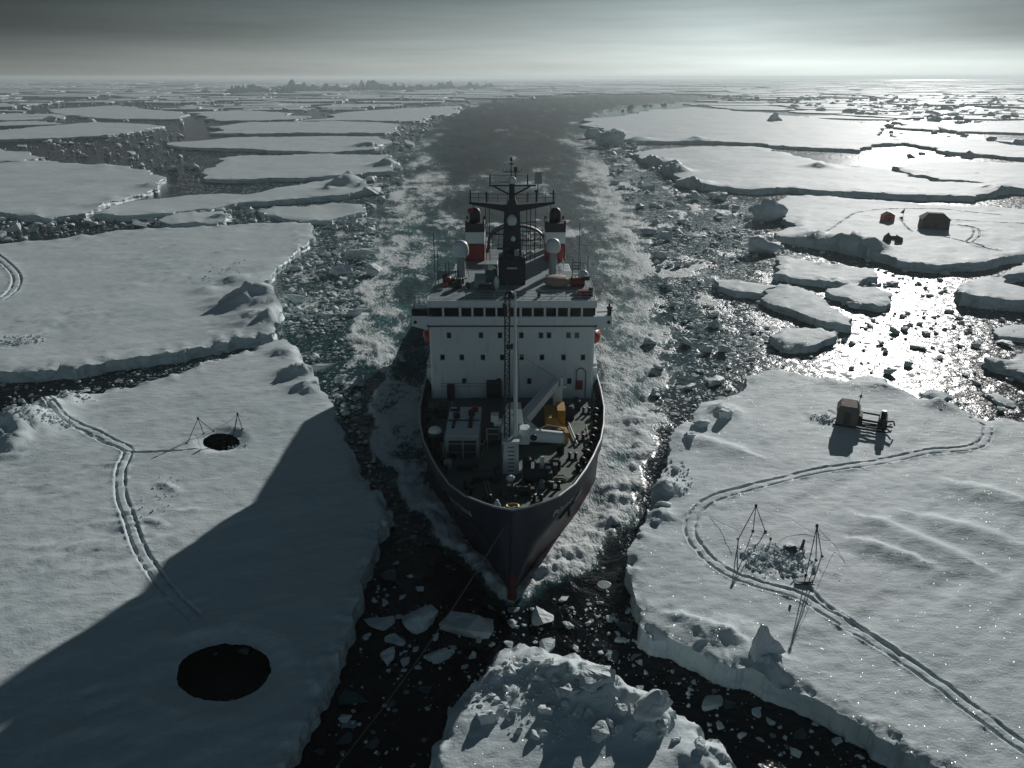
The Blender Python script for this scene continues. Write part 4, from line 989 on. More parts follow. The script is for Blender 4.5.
b3 = MB(); b3.tube((5.35, 72.9, 12.35), (5.75, 72.92, 12.3), .72, .72, 14); b3.box(5.4, 5.8, 72.5, 73.3, 12.95, 13.1); b3.build('arm_end', M['yellow'], cro)
b4 = MB(); b4.tube((2.2, 71.9, 12.85), (2.2, 71.83, 12.85), .36, n=12); b4.build('arm_hatch', M['black'], cro)
hy = MB(); hy.path([(jb.x - .6, jb.y, jb.z - .5), (3.0, 80, 13.0), (1.6, 76.6, 12.7), (.5, 74.5, 12.9)], .07, 6); hy.build('crane_hose', M['white'], cro)
cy = MB(); cy.path([(2.8, 72.9, 13.3), (3.6, 73, 13.75), (4.7, 73, 13.55), (5.4, 73, 13.2)], .07, 6); cy.tube((2.8, 74.6, 12.0), (1.0, 75.4, 13.6), .45, .3, 8); cy.build('crane_cylinder', M['grey'], cro)
rs = MB(); rs.box(jb.x - .3, jb.x + .75, 85.4, 86.0, 8.9, jb.z - .5); rs.box(jb.x - .8, jb.x + 1.2, 85.3, 86.1, jb.z - .55, jb.z - .35); rs.box(jb.x + .5, jb.x + .8, 85.4, 85.9, jb.z - .4, jb.z + .7); rs.build('jib_rest', M['white'], ship)
# winches, bollards, pipes
def winch(x, y, s=1.0):
    z = D(y); m = MB(); m.tube((x - .9 * s, y, z + .75 * s), (x + .9 * s, y, z + .75 * s), .55 * s, n=14)
    for q in (-.95, .95): m.tube((x + q * s - .06, y, z + .75 * s), (x + q * s + .06, y, z + .75 * s), .8 * s, n=16)
    m.box(x - 1.1 * s, x + 1.1 * s, y - .6 * s, y + .6 * s, z, z + .25); m.box(x + 1.05 * s, x + 1.6 * s, y - .45 * s, y + .45 * s, z, z + 1.1 * s, .06)
    m.build('winch', M['dark'], ship)
winch(2.2, 68.3, 1.1); winch(-2.8, 68.5, 1.05); winch(3.2, 70.6, .9); winch(-4.8, 71.5, .8); winch(1.0, 65.4, .7)
def bollard(x, y):
    z = D(y); m = MB(); m.box(x - .55, x + .55, y - .22, y + .22, z, z + .12)
    for q in (-.32, .32): m.lathe((x + q, y, z + .1), [(.16, 0), (.15, .5), (.2, .55), (.2, .65)], 10)
    m.build('bollard', M['black'], ship)
for x, y in ((6.4, 74), (-6.4, 74), (7.6, 79), (-7.6, 79), (2.4, 63.9), (-2.4, 63.9), (4.2, 66.8), (-4.2, 66.8), (9, 87), (-9, 87)): bollard(x, y)
def vent(x, y, r, h, mat='dark'):
    m = MB(); m.lathe((x, y, D(y)), [(r * .6, 0), (r * .6, h * .7), (r, h * .72), (r, h * .9), (r * .5, h)], 12); m.build('mushroom_vent', M[mat], ship)
vent(-.15, 66.6, .42, 1.5, 'white'); vent(5.2, 75.4, .7, 1.5, 'black'); vent(-8.3, 76.5, .75, 2.3, 'dark'); vent(3.6, 66.6, .3, .9); vent(-3.9, 65.6, .3, .9); vent(4.4, 78.6, .35, 1.0); vent(-1.9, 68.8, .3, 1.2)
m = MB(); m.lathe((-8.3, 76.5, D(76.5) + 2.2), [(.78, 0), (.6, .35), (.15, .6)], 12); m.build('vent_cap', M['white'], ship)
m = MB(); m.tube((-.3, 64.8, D(64.8)), (-.3, 64.8, D(64) + 1.3), .18); m.box(-.6, .6, 64.3, 65.3, D(64.8), D(64.8) + .5); m.tube((.3, 63.6, D(63.6)), (.3, 63.6, D(63.6) + .8), .14); m.tube((.55, 64.2, D(64)), (.55, 64.2, D(64) + 1.4), .05); m.build('windlass', M['dark'], ship)
m = MB()
for k in range(12):
    a0, a1 = math.pi * 2 * k / 12, math.pi * 2 * (k + 1) / 12
    m.tube((.05 + .55 * math.cos(a0), 60.75 + .38 * math.sin(a0), 11.35), (.05 + .55 * math.cos(a1), 60.75 + .38 * math.sin(a1), 11.35), .14, n=6)
m.build('bow_fairlead', M['brass'], ship)
m = MB(); m.lathe((-1.35, 61.6, deck_z(61.6)), [(.4, 0), (.3, .9), (.1, 1.35)], 10); m.build('bow_post', M['white'], ship)
m = MB(); m.tube((3.0, 69.5, D(69)), (3.0, 69.5, D(69) + 2.3), .22); m.box(2.75, 3.9, 69.3, 69.7, D(69) + .9, D(69) + 1.1); m.build('derrick_post', M['white'], ship)
m = MB(); m.tube((8.6, 82.6, 9.35), (8.5, 76.5, 9.6), .11, n=6); m.tube((8.5, 76.5, 9.6), (8.2, 75.6, 9.4), .11, n=6); m.build('spare_pole', M['tan'], ship)
m = MB()
for sg in (1, -1):
    for k in range(9):
        y = 70.5 + k * 2.0; x = stat(y)[3] - .95; r = .22 + .12 * ((k * 7) % 3) / 2
        m = MB(); m.lathe((sg * x, y, D(y)), [(r, 0), (r, .5), (r * 1.3, .55), (r * 1.2, .8), (r * .4, .95)], 8); m.build('tank_vent', M['black'], ship)
m = MB(); rail(m, [(-7.2, 73.6, 9.4), (-3.0, 73.6, 9.4), (-2.6, 75.5, 9.4)], 1.9, .035, 2, 2.0); rail(m, [(-2.6, 72.8, 12.2), (-1.3, 72.8, 12.2), (-1.3, 73.6, 12.2)], 1.2, .05, 2, 1.2); m.build('working_rail', M['grey'], ship)
m = MB(); m.box(-5.2, 4.2, 77.6, 90.0, D(82) - .3, D(82) + .75, .1); m.build('hatch_coaming', M['dark'], ship)
m = MB(); m.hexa([(3.7, 79.6, 9.8), (6.0, 79.6, 9.8), (6.0, 83.6, 9.8), (3.7, 83.6, 9.8)], [(3.7, 79.8, 11.5), (5.0, 79.8, 11.5), (5.0, 83.6, 11.5), (3.7, 83.6, 11.5)]); m.box(5.1, 6.05, 80.6, 83.4, 9.8, 12.0, .1); m.box(4.6, 6.1, 78.6, 79.5, 9.0, 10.6, .1); m.build('cargo_winch', M['yellow'], ship)
for x, y, w_, d_, h_, mt in ((-1.4, 69.9, .7, .9, .9, 'dark'), (1.5, 71.3, .9, .7, 1.3, 'dark'), (4.6, 71.6, .8, .8, 1.0, 'black'), (-6.6, 71.9, .9, .7, .8, 'grey'), (6.9, 85.6, 1.0, 1.4, 1.5, 'black'), (8.0, 88.6, .8, 1.6, 1.2, 'dark'), (-8.4, 86.5, 1.1, 2.2, 1.3, 'dark'), (-9.2, 81.5, .7, 1.5, 1.0, 'dark'), (2.9, 66.9, .5, .5, .8, 'grey'), (-1.2, 65.2, .5, .7, .6, 'dark')):
    z = D(y); m = MB(); m.box(x - w_ / 2, x + w_ / 2, y - d_ / 2, y + d_ / 2, z, z + h_, .06); m.box(x - w_ * .3, x + w_ * .3, y - d_ * .3, y + d_ * .3, z + h_, z + h_ + .12); m.build('deck_box', M[mt], ship)
m = MB()
for x in (-2.2, -1.9, 1.9, 2.15): m.tube((x, 64.5, D(64.5) + .18), (x * 1.4, 70.0, D(70) + .18), .09, n=6)
m.tube((-7.4, 84, D(84) + .25), (-7.4, 90, D(90) + .25), .12, n=6); m.tube((7.2, 77.5, D(77) + .2), (6.6, 84, D(84) + .2), .1, n=6); m.build('deck_pipes', M['grey'], ship)
m = MB()
for k in range(14):
    a = k * 2 * math.pi / 14; b_ = (k + 1) * 2 * math.pi / 14
    for q in range(3): m.tube((4.9 + (.75 - .14 * q) * math.cos(a), 68.9 + (.75 - .14 * q) * math.sin(a), D(69) + .08 + .07 * q), (4.9 + (.75 - .14 * q) * math.cos(b_), 68.9 + (.75 - .14 * q) * math.sin(b_), D(69) + .08 + .07 * q), .06, n=5)
m.build('rope_coil', M['rope'], ship)
m = MB(); m.path([(-1.0, 73.8, 15.0), (-.4, 71.9, 20), (-.1, 71.7, 27.2)], .03, 4); m.path([(.9, 75.6, 15.0), (.3, 71.9, 27.4)], .03, 4); m.path([(jb.x, jb.y, jb.z + .5), (.35, 71.9, 22.0)], .03, 4); m.build('crane_wires', M['wire'], cro)
# aft: hangar door, stern gantry
MB().box(-4.5, 4.5, 150, 150.08, 6.4, 10.6).build('hangar_door', M['grey'], ship)
m = MB()
for sg in (1, -1): m.box(min(sg * 4.5, sg * 5.5), max(sg * 4.5, sg * 5.5), 173, 174.2, 6.2, 10.6)
m.box(-5.5, 5.5, 173, 174.2, 10.6, 11.5); m.build('stern_gantry', M['dark'], ship)

# things carried on the ship
def lifeboat(x, label, rz):
    r = empty('lifeboat', (x, 105.9, 11.9), label, 'lifeboat')
    m = MB(); V = []; F = []; n = 10; rows_ = [(-2.9, .25, .9), (-2.3, .8, .45), (-1.2, 1.1, .1), (0, 1.15, 0), (1.2, 1.1, .1), (2.3, .8, .45), (2.9, .25, .9)]
    for yy, hw, zb in rows_:
        for k in range(n):
            a = 2 * math.pi * k / n; V.append((x + hw * math.cos(a), 105.9 + yy, 13.2 + (1.15 - zb * .6) * math.sin(a) * (1.1 if math.sin(a) < 0 else .95)))
    for a in range(len(rows_) - 1):
        for k in range(n): F.append((a * n + k, a * n + (k + 1) % n, (a + 1) * n + (k + 1) % n, (a + 1) * n + k))
    F += [tuple(range(n - 1, -1, -1)), tuple(range((len(rows_) - 1) * n, len(rows_) * n))]
    m.add(V, F, True); m.build('boat_hull', M['orange'], r)
    m = MB(); m.box(x - .6, x + .6, 105.2, 107.4, 14.1, 14.75, .15); m.build('boat_canopy', M['red'], r)
    m = MB(); m.box(x - .4, x + .4, 105.1, 105.19, 14.25, 14.6); m.build('boat_window', M['glass'], r)
lifeboat(11.45, 'red lifeboat hung high beside the superstructure, in sunshine', 0)
lifeboat(-11.45, 'red lifeboat hung beside the superstructure on its shaded side', 0)
r = empty('lab_container', (-5.2, 78.3, 9.25), 'pale flat topped container on the foredeck with dark fans on its roof', 'container')
m = MB(); m.box(-7.1, -3.45, 74.4, 82.3, 9.3, 11.75, .08)
for k in range(16): m.box(-7.16, -7.1, 74.7 + k * .47, 74.95 + k * .47, 9.5, 11.5)
m.build('container_body', M['grey'], r)
MB().box(-7.05, -3.5, 74.45, 82.25, 11.755, 11.80).build('container_roof', M['white'], r)
m = MB(); m.tube((-6.15, 79.2, 11.8), (-6.15, 79.2, 12.35), .38, n=12); m.box(-4.7, -4.3, 76.5, 79.6, 11.8, 12.1); m.box(-4.85, -4.2, 79.7, 80.3, 11.8, 12.3); m.box(-7.0, -5.9, 81.0, 81.3, 11.8, 12.0); m.box(-6.2, -5.9, 80.9, 81.6, 11.8, 12.2); m.box(-7.0, -3.6, 78.35, 78.5, 11.8, 11.9); m.box(-6.5, -6.2, 76.4, 78.2, 11.8, 12.0); m.build('roof_fan', M['black'], r)
MB().box(-4.6, -3.85, 80.8, 81.7, 11.8, 12.25, .05).build('roof_box', M['red'], r)
m = MB(); m.box(-6.7, -5.3, 74.3, 74.38, 9.4, 11.3); m.box(-5.1, -3.8, 74.3, 74.38, 9.4, 11.3); m.build('container_door', M['dark'], r)
fl = MB(); fl.add([(-5.55, 99.9, 30.9), (-4.9, 99.9, 31.0), (-4.9, 99.9, 31.6), (-5.6, 99.9, 31.5)], [(0, 1, 2, 3)]); fl.add([(-5.55, 99.93, 30.9), (-4.9, 99.93, 31.0), (-4.9, 99.93, 31.6), (-5.6, 99.93, 31.5)], [(3, 2, 1, 0)])
tag(fl.build('signal_flag', M['red']), 'small red flag flying under the end of the mast yard', 'flag')
cb = MB(); p0 = Vector((-.55, 60.6, 9.6)); p1 = Vector((-15, 38, .1)); pts = [p0.lerp(p1, k / 20) - Vector((0, 0, 1.2 * math.sin(math.pi * k / 20))) for k in range(21)]
cb.path(pts, .035, 5); tag(cb.build('mooring_line', M['rope']), 'thin slack line running from the bow down over the dark water', 'rope')

# ------------------------------------------------------------------ loose ice
def hull_mesh(seed, flat=.6, n=16, box=False):
    rg = random.Random(seed); bm = bmesh.new()
    for k in range(n):
        v = Vector((rg.gauss(0, 1), rg.gauss(0, 1), rg.gauss(0, 1))).normalized()
        if box: v = Vector([max(-.72, min(.72, c * 1.15)) / .72 for c in v])
        v *= .8 + .2 * rg.random()
        bm.verts.new((v.x * .5, v.y * .5 * (.6 + .35 * rg.random()), v.z * .5 * flat))
    bmesh.ops.convex_hull(bm, input=list(bm.verts))
    for v in [v for v in bm.verts if not v.link_faces]: bm.verts.remove(v)
    return bm
def chunk_mesh(seed, flat=.6, detail=0, box=False, n=16, amp=.10, mat=None):
    bm = hull_mesh(seed, flat, n, box)
    if detail:
        bmesh.ops.subdivide_edges(bm, edges=bm.edges[:], cuts=detail, use_grid_fill=True)
        bmesh.ops.triangulate(bm, faces=bm.faces[:])
        for v in bm.verts:
            p = v.co * 3.1 + Vector((seed * 1.7, seed, 0))
            d = mnoise.fractal(p, 1.0, 2.0, 4) * amp + (mnoise.noise(p * .6)) * amp * .8
            v.co += v.co.normalized() * d
    me = bpy.data.meshes.new('ice_block'); bm.to_mesh(me); bm.free()
    me.materials.append(mat or M['block']); return me
CH_LO = [chunk_mesh(100 + k, .55 if k % 2 else .8, 0, k % 3 == 0, 14) for k in range(8)]
CH_HI = [chunk_mesh(200 + k, .62, 3, k % 2 == 0, 13, .085) for k in range(8)]
BOULD = [chunk_mesh(500 + k, .72, 4, False, 26, .075) for k in range(6)]
SLAB = [chunk_mesh(300 + k, .30, 2, True, 12, .05) for k in range(6)]
PYR = bpy.data.meshes.new('ice_block')
PYR.from_pydata([(-.5, -.4, -.2), (.45, -.5, -.2), (.5, .4, -.2), (-.4, .5, -.2), (-.05, -.05, .42), (.12, .0, .34), (-.3, -.05, .1), (.32, -.1, .06)], [], [(0, 1, 7), (0, 7, 4), (0, 4, 6), (7, 1, 2), (7, 5, 4), (7, 2, 5), (5, 2, 3), (5, 3, 4), (4, 3, 6), (6, 3, 0), (3, 2, 1, 0)])
PYR.materials.append(M['block'])
_b = bmesh.new(); _b.from_mesh(PYR); bmesh.ops.subdivide_edges(_b, edges=_b.edges[:], cuts=4, use_grid_fill=True); bmesh.ops.triangulate(_b, faces=_b.faces[:])
for v in _b.verts: v.co += (v.co + Vector((0, 0, .1))).normalized() * (mnoise.fractal(v.co * 4.3, 1.0, 2.0, 4) * .075 + mnoise.noise(v.co * 2.1 + Vector((5, 1, 2))) * .08)
_b.to_mesh(PYR); _b.free()
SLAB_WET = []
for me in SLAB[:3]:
    q = me.copy(); q.materials.clear(); q.materials.append(M['wet_shade_ice']); SLAB_WET.append(q)
def block(px, py, wpx, label, group=None, mesh=None, hz=1.0, dy=1.0, z=None, lift=.30, rz=None, zg=0.0, name='ice_block'):
    x, y = g(px, py, zg); s = wpx * mpp(y)
    me = mesh or CH_HI[rnd.randrange(8)]
    o = link(bpy.data.objects.new(name, me))
    h = s * hz; zs = [v.co.z for v in me.vertices]; hh = (max(zs) - min(zs)) * h
    o.location = (x, y, zg + hh * (lift - .1) if z is None else z); o.scale = (s, s * dy, h)
    o.rotation_euler = (rnd.uniform(-.12, .12), rnd.uniform(-.12, .12), rnd.uniform(0, 6.28) if rz is None else rz)
    return tag(o, label, 'ice block', group)

# ahead of the bow, traced one by one
block(418, 624, 38, 'big upright faceted ice block floating just ahead of the bow', None, CH_HI[2], 1.0, .95, rz=.4)
block(467, 628, 60, 'long flat slab of ice floating crosswise ahead of the bow', None, SLAB[0], .9, .62, rz=-.05)
block(539, 620, 30, 'square tilted ice slab floating close by the bow wave', None, SLAB[1], 1.3, .8, rz=-.35)
block(388, 658, 24, 'pale wedge of ice beside the shaded edge of the near floe', None, CH_HI[3], .9, .9)
block(439, 657, 32, 'blunt triangular ice block between the flat slab and the hummocky floe', None, CH_HI[4], .7, .7)
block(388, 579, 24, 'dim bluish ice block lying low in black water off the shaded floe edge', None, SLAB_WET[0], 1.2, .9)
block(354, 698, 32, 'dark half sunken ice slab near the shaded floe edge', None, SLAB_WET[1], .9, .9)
block(547, 649, 26, 'whitish slab of ice touching the tip of the hummocky floe', None, SLAB[2], 1.2, .75)
block(707, 704, 34, 'bright flat ice plate in the dark lead beside the hummocky floe', None, SLAB[3], .9, .65, rz=.1)
small = [(512, 626, 18), (395, 643, 21), (379, 625, 34), (385, 604, 14), (404, 598, 10), (399, 618, 9), (405, 663, 14), (473, 657, 14), (568, 627, 15), (588, 624, 9), (610, 620, 14), (619, 641, 12), (564, 600, 11), (576, 649, 10), (436, 638, 10), (416, 650, 8), (453, 648, 9), (509, 645, 12), (478, 641, 9), (492, 645, 9), (374, 601, 10), (367, 636, 8), (404, 671, 8), (345, 718, 14), (465, 668, 12), (690, 667, 12), (709, 675, 11), (757, 713, 14), (752, 690, 12), (795, 754, 13), (760, 740, 9), (776, 700, 10), (672, 672, 9), (724, 668, 9), (770, 722, 11), (815, 725, 10), (838, 742, 12), (742, 735, 9), (657, 655, 9), (640, 648, 8), (720, 726, 10), (690, 690, 8), (785, 738, 8), (860, 757, 10), (600, 603, 8), (628, 612, 9), (586, 611, 8), (410, 577, 8), (420, 590, 9), (396, 564, 8)]
for px, py, wd in small:
    block(px, py, wd, 'small pale ice chunk adrift in the black water ahead of the ship', 'chunks ahead of the ship', (CH_HI + SLAB)[rnd.randrange(14)], .9, rnd.uniform(.6, 1))
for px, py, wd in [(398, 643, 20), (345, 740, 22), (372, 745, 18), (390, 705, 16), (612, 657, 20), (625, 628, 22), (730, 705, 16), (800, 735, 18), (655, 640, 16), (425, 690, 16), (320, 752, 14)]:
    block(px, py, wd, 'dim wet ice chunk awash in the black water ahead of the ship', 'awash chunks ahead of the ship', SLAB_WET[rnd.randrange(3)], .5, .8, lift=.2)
# lying on the hummocky floe
def onfloe(px, py, wpx, label, H, top, group=None, mesh=None, hz=1.0, dy=.9, rz=None, sink=.28):
    x, y = g(px, py, top); z = top + float(H(np.array([[x, y]]))[0]); x, y = g(px, py, z); z = top + float(H(np.array([[x, y]]))[0])
    s = wpx * mpp(y); me = mesh or CH_HI[rnd.randrange(8)]
    o = link(bpy.data.objects.new('ice_block', me)); zs = [v.co.z for v in me.vertices]; hh = (max(zs) - min(zs)) * s * hz
    o.location = (x, y, z + hh * (.5 - sink)); o.scale = (s, s * dy, s * hz); o.rotation_euler = (rnd.uniform(-.2, .2), rnd.uniform(-.2, .2), rnd.uniform(0, 6.28) if rz is None else rz)
    return tag(o, label, 'ice block', group)
onfloe(652, 711, 50, 'massive rounded ice boulder on the hummocky floe, facing the great floe', H_HUM, 1.6, None, BOULD[5], .9, .8)
onfloe(592, 688, 44, 'craggy ice boulder on top of the main heap of the hummocky floe', H_HUM, 1.6, None, CH_HI[6], 1.1, .9)
onfloe(600, 733, 34, 'rounded ice lump on the smooth lower snow of the hummocky floe', H_HUM, 1.6, None, BOULD[3], .8, .85)
onfloe(487, 719, 22, 'sharp cube of ice alone on the flank of the hummocky floe', H_HUM, 1.6, None, CH_HI[4], 1.2, .9)
onfloe(547, 712, 24, 'squat ice lump below the craggy boulder', H_HUM, 1.6, None, CH_HI[3], 1.0, .8)
for px, py, wd in [(497, 700, 12), (503, 706, 10), (515, 710, 11), (520, 731, 12), (505, 690, 9), (492, 697, 8), (509, 720, 8), (530, 700, 9), (534, 736, 16), (545, 733, 9), (560, 690, 14), (575, 705, 12), (620, 728, 16), (635, 735, 10), (640, 690, 12), (563, 739, 7), (478, 700, 7), (480, 706, 6), (510, 672, 14), (525, 667, 16), (536, 665, 12), (498, 672, 10), (570, 684, 20), (580, 676, 18), (605, 686, 22), (622, 706, 20), (634, 712, 18), (556, 676, 16), (540, 676, 15), (518, 662, 14), (662, 722, 18), (672, 716, 14), (700, 748, 16), (590, 704, 18), (566, 702, 13), (644, 728, 15), (612, 722, 13), (548, 668, 13), (615, 700, 10), (660, 735, 10), (585, 720, 8), (675, 740, 10)]:
    onfloe(px, py, wd, 'small rubble lump on the snow of the hummocky floe', H_HUM, 1.6, 'rubble on the hummocky floe', None, .9)
onfloe(764, 652, 36, 'translucent teal shark fin of ice standing at the rim of the great floe', H_NR, 2.2, None, PYR, 1.5, .5, rz=.3, sink=.2)
onfloe(726, 412, 22, 'dark pointed ice block upright in the snow at the corner of the great floe', H_NR, 2.2, None, CH_HI[2], 1.1, .8)
for px, py, wd in [(668, 485, 22), (663, 505, 20), (656, 520, 14), (690, 437, 16), (700, 425, 18), (676, 470, 14)]:
    onfloe(px, py, wd, 'broken ice block at the wake side rim of the great floe', H_NR, 2.2, 'rim blocks of the great floe', None, .8)

# traced blocks farther out
block(769, 220, 46, 'large rounded berg bit at the corner of the camp floe', None, BOULD[0], .8, .75, lift=.4)
block(764, 252, 38, 'slanted berg bit below the rounded one, at the wake edge', None, BOULD[1], .9, .9, lift=.4)
block(694, 200, 16, 'lone dark ice block standing in the foam beside the wake', None, CH_HI[3], 1.3, .9, lift=.5)
block(775, 121, 15, 'small dark pyramid of ice on the horizonward floe in the channel bend', None, PYR, .9, .8, lift=.4, zg=2)
block(348, 182, 22, 'pointed grey ice peak heaped at the end of the wedge shaped floe', None, PYR, .8, .9, lift=.4, zg=2)
block(362, 258, 40, 'long white plank of ice in the brash beside the cliffed floe', None, SLAB[4], 1.0, .35, rz=.08, lift=.6)
block(323, 371, 30, 'flat white plank of ice at the corner of the floe with two holes', None, SLAB[5], .8, .3, rz=0, lift=.6)
block(115, 391, 20, 'pale flat plate in the dark gap behind the floe with two holes', None, SLAB[1], .6, .7, lift=.6)
block(85, 393, 16, 'grey flat plate in the dark gap, next to the pale one', None, SLAB[2], .6, .7, lift=.6)
for px, py, wd, hz in [(895, 333, 12, .8), (890, 374, 13, .9), (885, 353, 10, .7), (905, 331, 14, .6), (853, 308, 15, .9), (892, 285, 18, .5), (880, 344, 9, .8), (960, 347, 9, .8), (976, 347, 10, .8), (870, 326, 12, .5), (852, 369, 11, .5), (918, 348, 24, .35), (966, 376, 12, .4), (975, 384, 12, .4), (1000, 411, 14, .6), (1010, 380, 10, .5), (912, 402, 14, .4), (706, 352, 14, 1), (724, 352, 15, .9), (714, 383, 30, .4), (690, 388, 14, .6), (700, 372, 12, .5), (722, 330, 10, .5), (740, 345, 9, .5), (752, 360, 9, .5), (685, 345, 18, .9), (660, 370, 20, .8), (650, 345, 16, .9), (655, 396, 16, .8), (835, 268, 12, .9), (905, 272, 12, .8), (930, 268, 12, .7), (945, 275, 12, .7), (915, 261, 10, .8), (880, 259, 11, .8), (868, 262, 10, .9), (1005, 345, 20, .4), (1015, 338, 16, .5), (930, 296, 9, .5), (945, 330, 9, .5)]:
    block(px, py, wd, 'dark ice block adrift in the slushy water between the great floe and the camp floe', 'blocks in the slushy water', None, hz, rnd.uniform(.6, 1), lift=.5)
# rubble heaped along both rims of the channel
def along(pts, n, wmin, wmax, spread, label, group, hz=.9):
    ln = np.array(pts, float); seg = np.hypot(*np.diff(ln, axis=0).T); cum = np.concatenate([[0], np.cumsum(seg)])
    for k in range(n):
        s = rnd.random() * cum[-1]; i = min(len(seg) - 1, int(np.searchsorted(cum, s)) - 1); i = max(i, 0); t = (s - cum[i]) / seg[i]
        p = ln[i] + (ln[i + 1] - ln[i]) * t; sc = .35 + .65 * max(0, min(1, (p[1] - 95) / 160))
        px, py = p[0] + rnd.gauss(0, spread * sc), p[1] + rnd.gauss(0, spread * .35 * sc)
        block(px, py, (wmin + (wmax - wmin) * rnd.random() ** 2.2) * sc, label, group, None, hz * rnd.uniform(.6, 1.1), rnd.uniform(.6, 1), lift=.5)
along([(350, 335), (352, 290), (376, 250), (370, 225), (398, 180), (412, 150)], 20, 9, 24, 8, 'dirty rubble block heaped along the wake on the cliffed floe side', 'rubble beside the wake, cliffed floe side')
along([(300, 235), (290, 270), (305, 310), (335, 350), (350, 390)], 30, 8, 22, 14, 'pale broken block in the brash below the tall ice cliff', 'brash below the ice cliff')
along([(372, 200), (390, 165), (405, 140), (425, 118), (470, 104), (540, 98)], 20, 10, 32, 8, 'rubble block on the far bend rim of the channel, arrowhead floe side', 'rubble on the outer rim of the channel')
along([(720, 205), (690, 186), (660, 165), (632, 148), (600, 135), (585, 124), (610, 113), (660, 105)], 16, 10, 32, 7, 'dark rubble block on the inner bend rim of the channel, camp side', 'rubble on the inner rim of the channel')
along([(690, 330), (670, 270), (655, 235), (700, 230), (720, 260)], 22, 9, 22, 16, 'grey ice block tumbling in the broken water beside the wake, camp side', 'blocks beside the wake, camp side')
block(611, 146, 38, 'dark hulking rubble mound at the bend of the channel', None, BOULD[2], .8, .8, lift=.45)
block(593, 138, 24, 'dark mound with a rounded top, one behind the hulking rubble mound', None, BOULD[3], .8, .8, lift=.45)
block(672, 172, 30, 'broad dark rubble mound in front of the long curved floe', None, BOULD[4], .7, .8, lift=.45)
RIDGE = []
for k in range(6):
    rq = random.Random(70 + k); n_ = 15; V = []; F = []
    hs_ = [max(.02, .16 * math.sin(math.pi * i / (n_ - 1)) ** .7 * rq.uniform(.35, 1.5)) for i in range(n_)]
    for i in range(n_):
        x = -.5 + i / (n_ - 1); V += [(x, -.16 - rq.random() * .06, -.03), (x + rq.uniform(-.02, .02), rq.uniform(-.05, .05), hs_[i]), (x, .16 + rq.random() * .06, -.03)]
    for i in range(n_ - 1):
        a = 3 * i; F += [(a, a + 3, a + 4, a + 1), (a + 1, a + 4, a + 5, a + 2)]
    F += [(0, 1, 2), (3 * n_ - 1, 3 * n_ - 2, 3 * n_ - 3)]
    q = bpy.data.meshes.new('ice_ridge'); q.from_pydata(V, [], F); q.materials.append(M['block']); RIDGE.append(q)
# pressure ridge along the skyline
for px, py, wd in [(238, 93, 18), (252, 92, 26), (268, 93, 14), (284, 90, 16), (296, 92, 26), (312, 91, 16), (330, 91.5, 24), (345, 92, 14), (358, 90, 18), (372, 91, 30), (386, 89.5, 16), (398, 91, 18), (412, 90, 14), (424, 90.5, 24), (440, 89, 14), (455, 89.5, 20), (472, 88.5, 16), (490, 88, 12), (205, 93.5, 10), (130, 93, 8)]:
    block(px, py, wd * 1.5, 'jagged stretch of the low pressure ridge along the horizon', 'hummocks of the horizon ridge', RIDGE[rnd.randrange(6)], rnd.uniform(.9, 1.5), .7, z=1.2, rz=rnd.uniform(-.15, .15), name='ice_ridge')

# brash: what nobody could count
BR_V, BR_F = [], []
LOW = [(np.array([v.co[:] for v in me.vertices]), [tuple(p.vertices) for p in me.polygons]) for me in CH_LO]
def brash(poly_px, n, smin, smax, pw=2.5, world=None):
    poly = np.array([g(*p) for p in poly_px]) if world is None else np.array(world)
    lo, hi = poly.min(0), poly.max(0)
    got = []
    P = RG.random((n * 6, 2)) * (hi - lo) + lo
    keep = pip(P, poly) & ~((np.abs(P[:, 0]) < 11.6) & (P[:, 1] > 62) & (P[:, 1] < 178))
    P = P[keep]
    for f in FLOES:
        if len(P) == 0: return
        P = P[~pip(P, f)]
    cl = fbm(P[:, 0] / 14, P[:, 1] / 14, 55, 3) + RG.random(len(P)) * .6
    P = P[np.argsort(-cl)][:n] if len(P) > n * 1.3 else P[:n]
    for x, y in P:
        s = smin + (smax - smin) * RG.random() ** pw; s *= max(.8, min(3, math.hypot(x, y) / 130))
        V, F = LOW[RG.integers(8)]
        a = RG.random() * 6.28; c, sn = math.cos(a), math.sin(a); k = .6 + .5 * RG.random(); tl = RG.normal(0, .15)
        vx = V[:, 0] * s; vy = V[:, 1] * s; vz = V[:, 2] * s * k + vx * tl
        W = np.column_stack([x + vx * c - vy * sn, y + vx * sn + vy * c, vz + s * .10])
        o = len(BR_V); BR_V.extend(map(tuple, W)); BR_F.extend(tuple(i + o for i in f) for f in F)
brash([(300, 225), (318, 225), (360, 215), (380, 222), (366, 262), (352, 300), (350, 335), (366, 372), (362, 410), (345, 420), (328, 395), (313, 375), (300, 352), (278, 330), (262, 285)], 1900, .2, 1.5, 4)
brash([(340, 400), (372, 450), (390, 485), (380, 500), (350, 450)], 90, .25, 1.2)
brash([(0, 372), (180, 356), (278, 335), (290, 342), (140, 385), (60, 396), (0, 410)], 150, .25, 1.3, 4)
brash([(655, 240), (720, 205), (770, 225), (790, 240), (720, 275), (765, 300), (770, 345), (800, 352), (760, 370), (690, 420), (664, 430), (668, 392), (664, 350), (656, 305)], 650, .25, 1.3, 3)
brash([(770, 235), (860, 250), (960, 262), (965, 290), (1024, 305), (1024, 420), (900, 392), (850, 384), (760, 372), (800, 345)], 420, .25, 1.5, 4)
brash([(600, 555), (645, 500), (664, 430), (672, 450), (640, 530), (628, 560), (632, 580), (605, 590)], 420, .12, .5)
brash([(380, 560), (505, 612), (620, 600), (700, 660), (900, 750), (980, 800), (780, 800), (690, 712), (560, 648), (450, 690), (420, 800), (290, 800), (340, 680)], 420, .15, .8, 3)
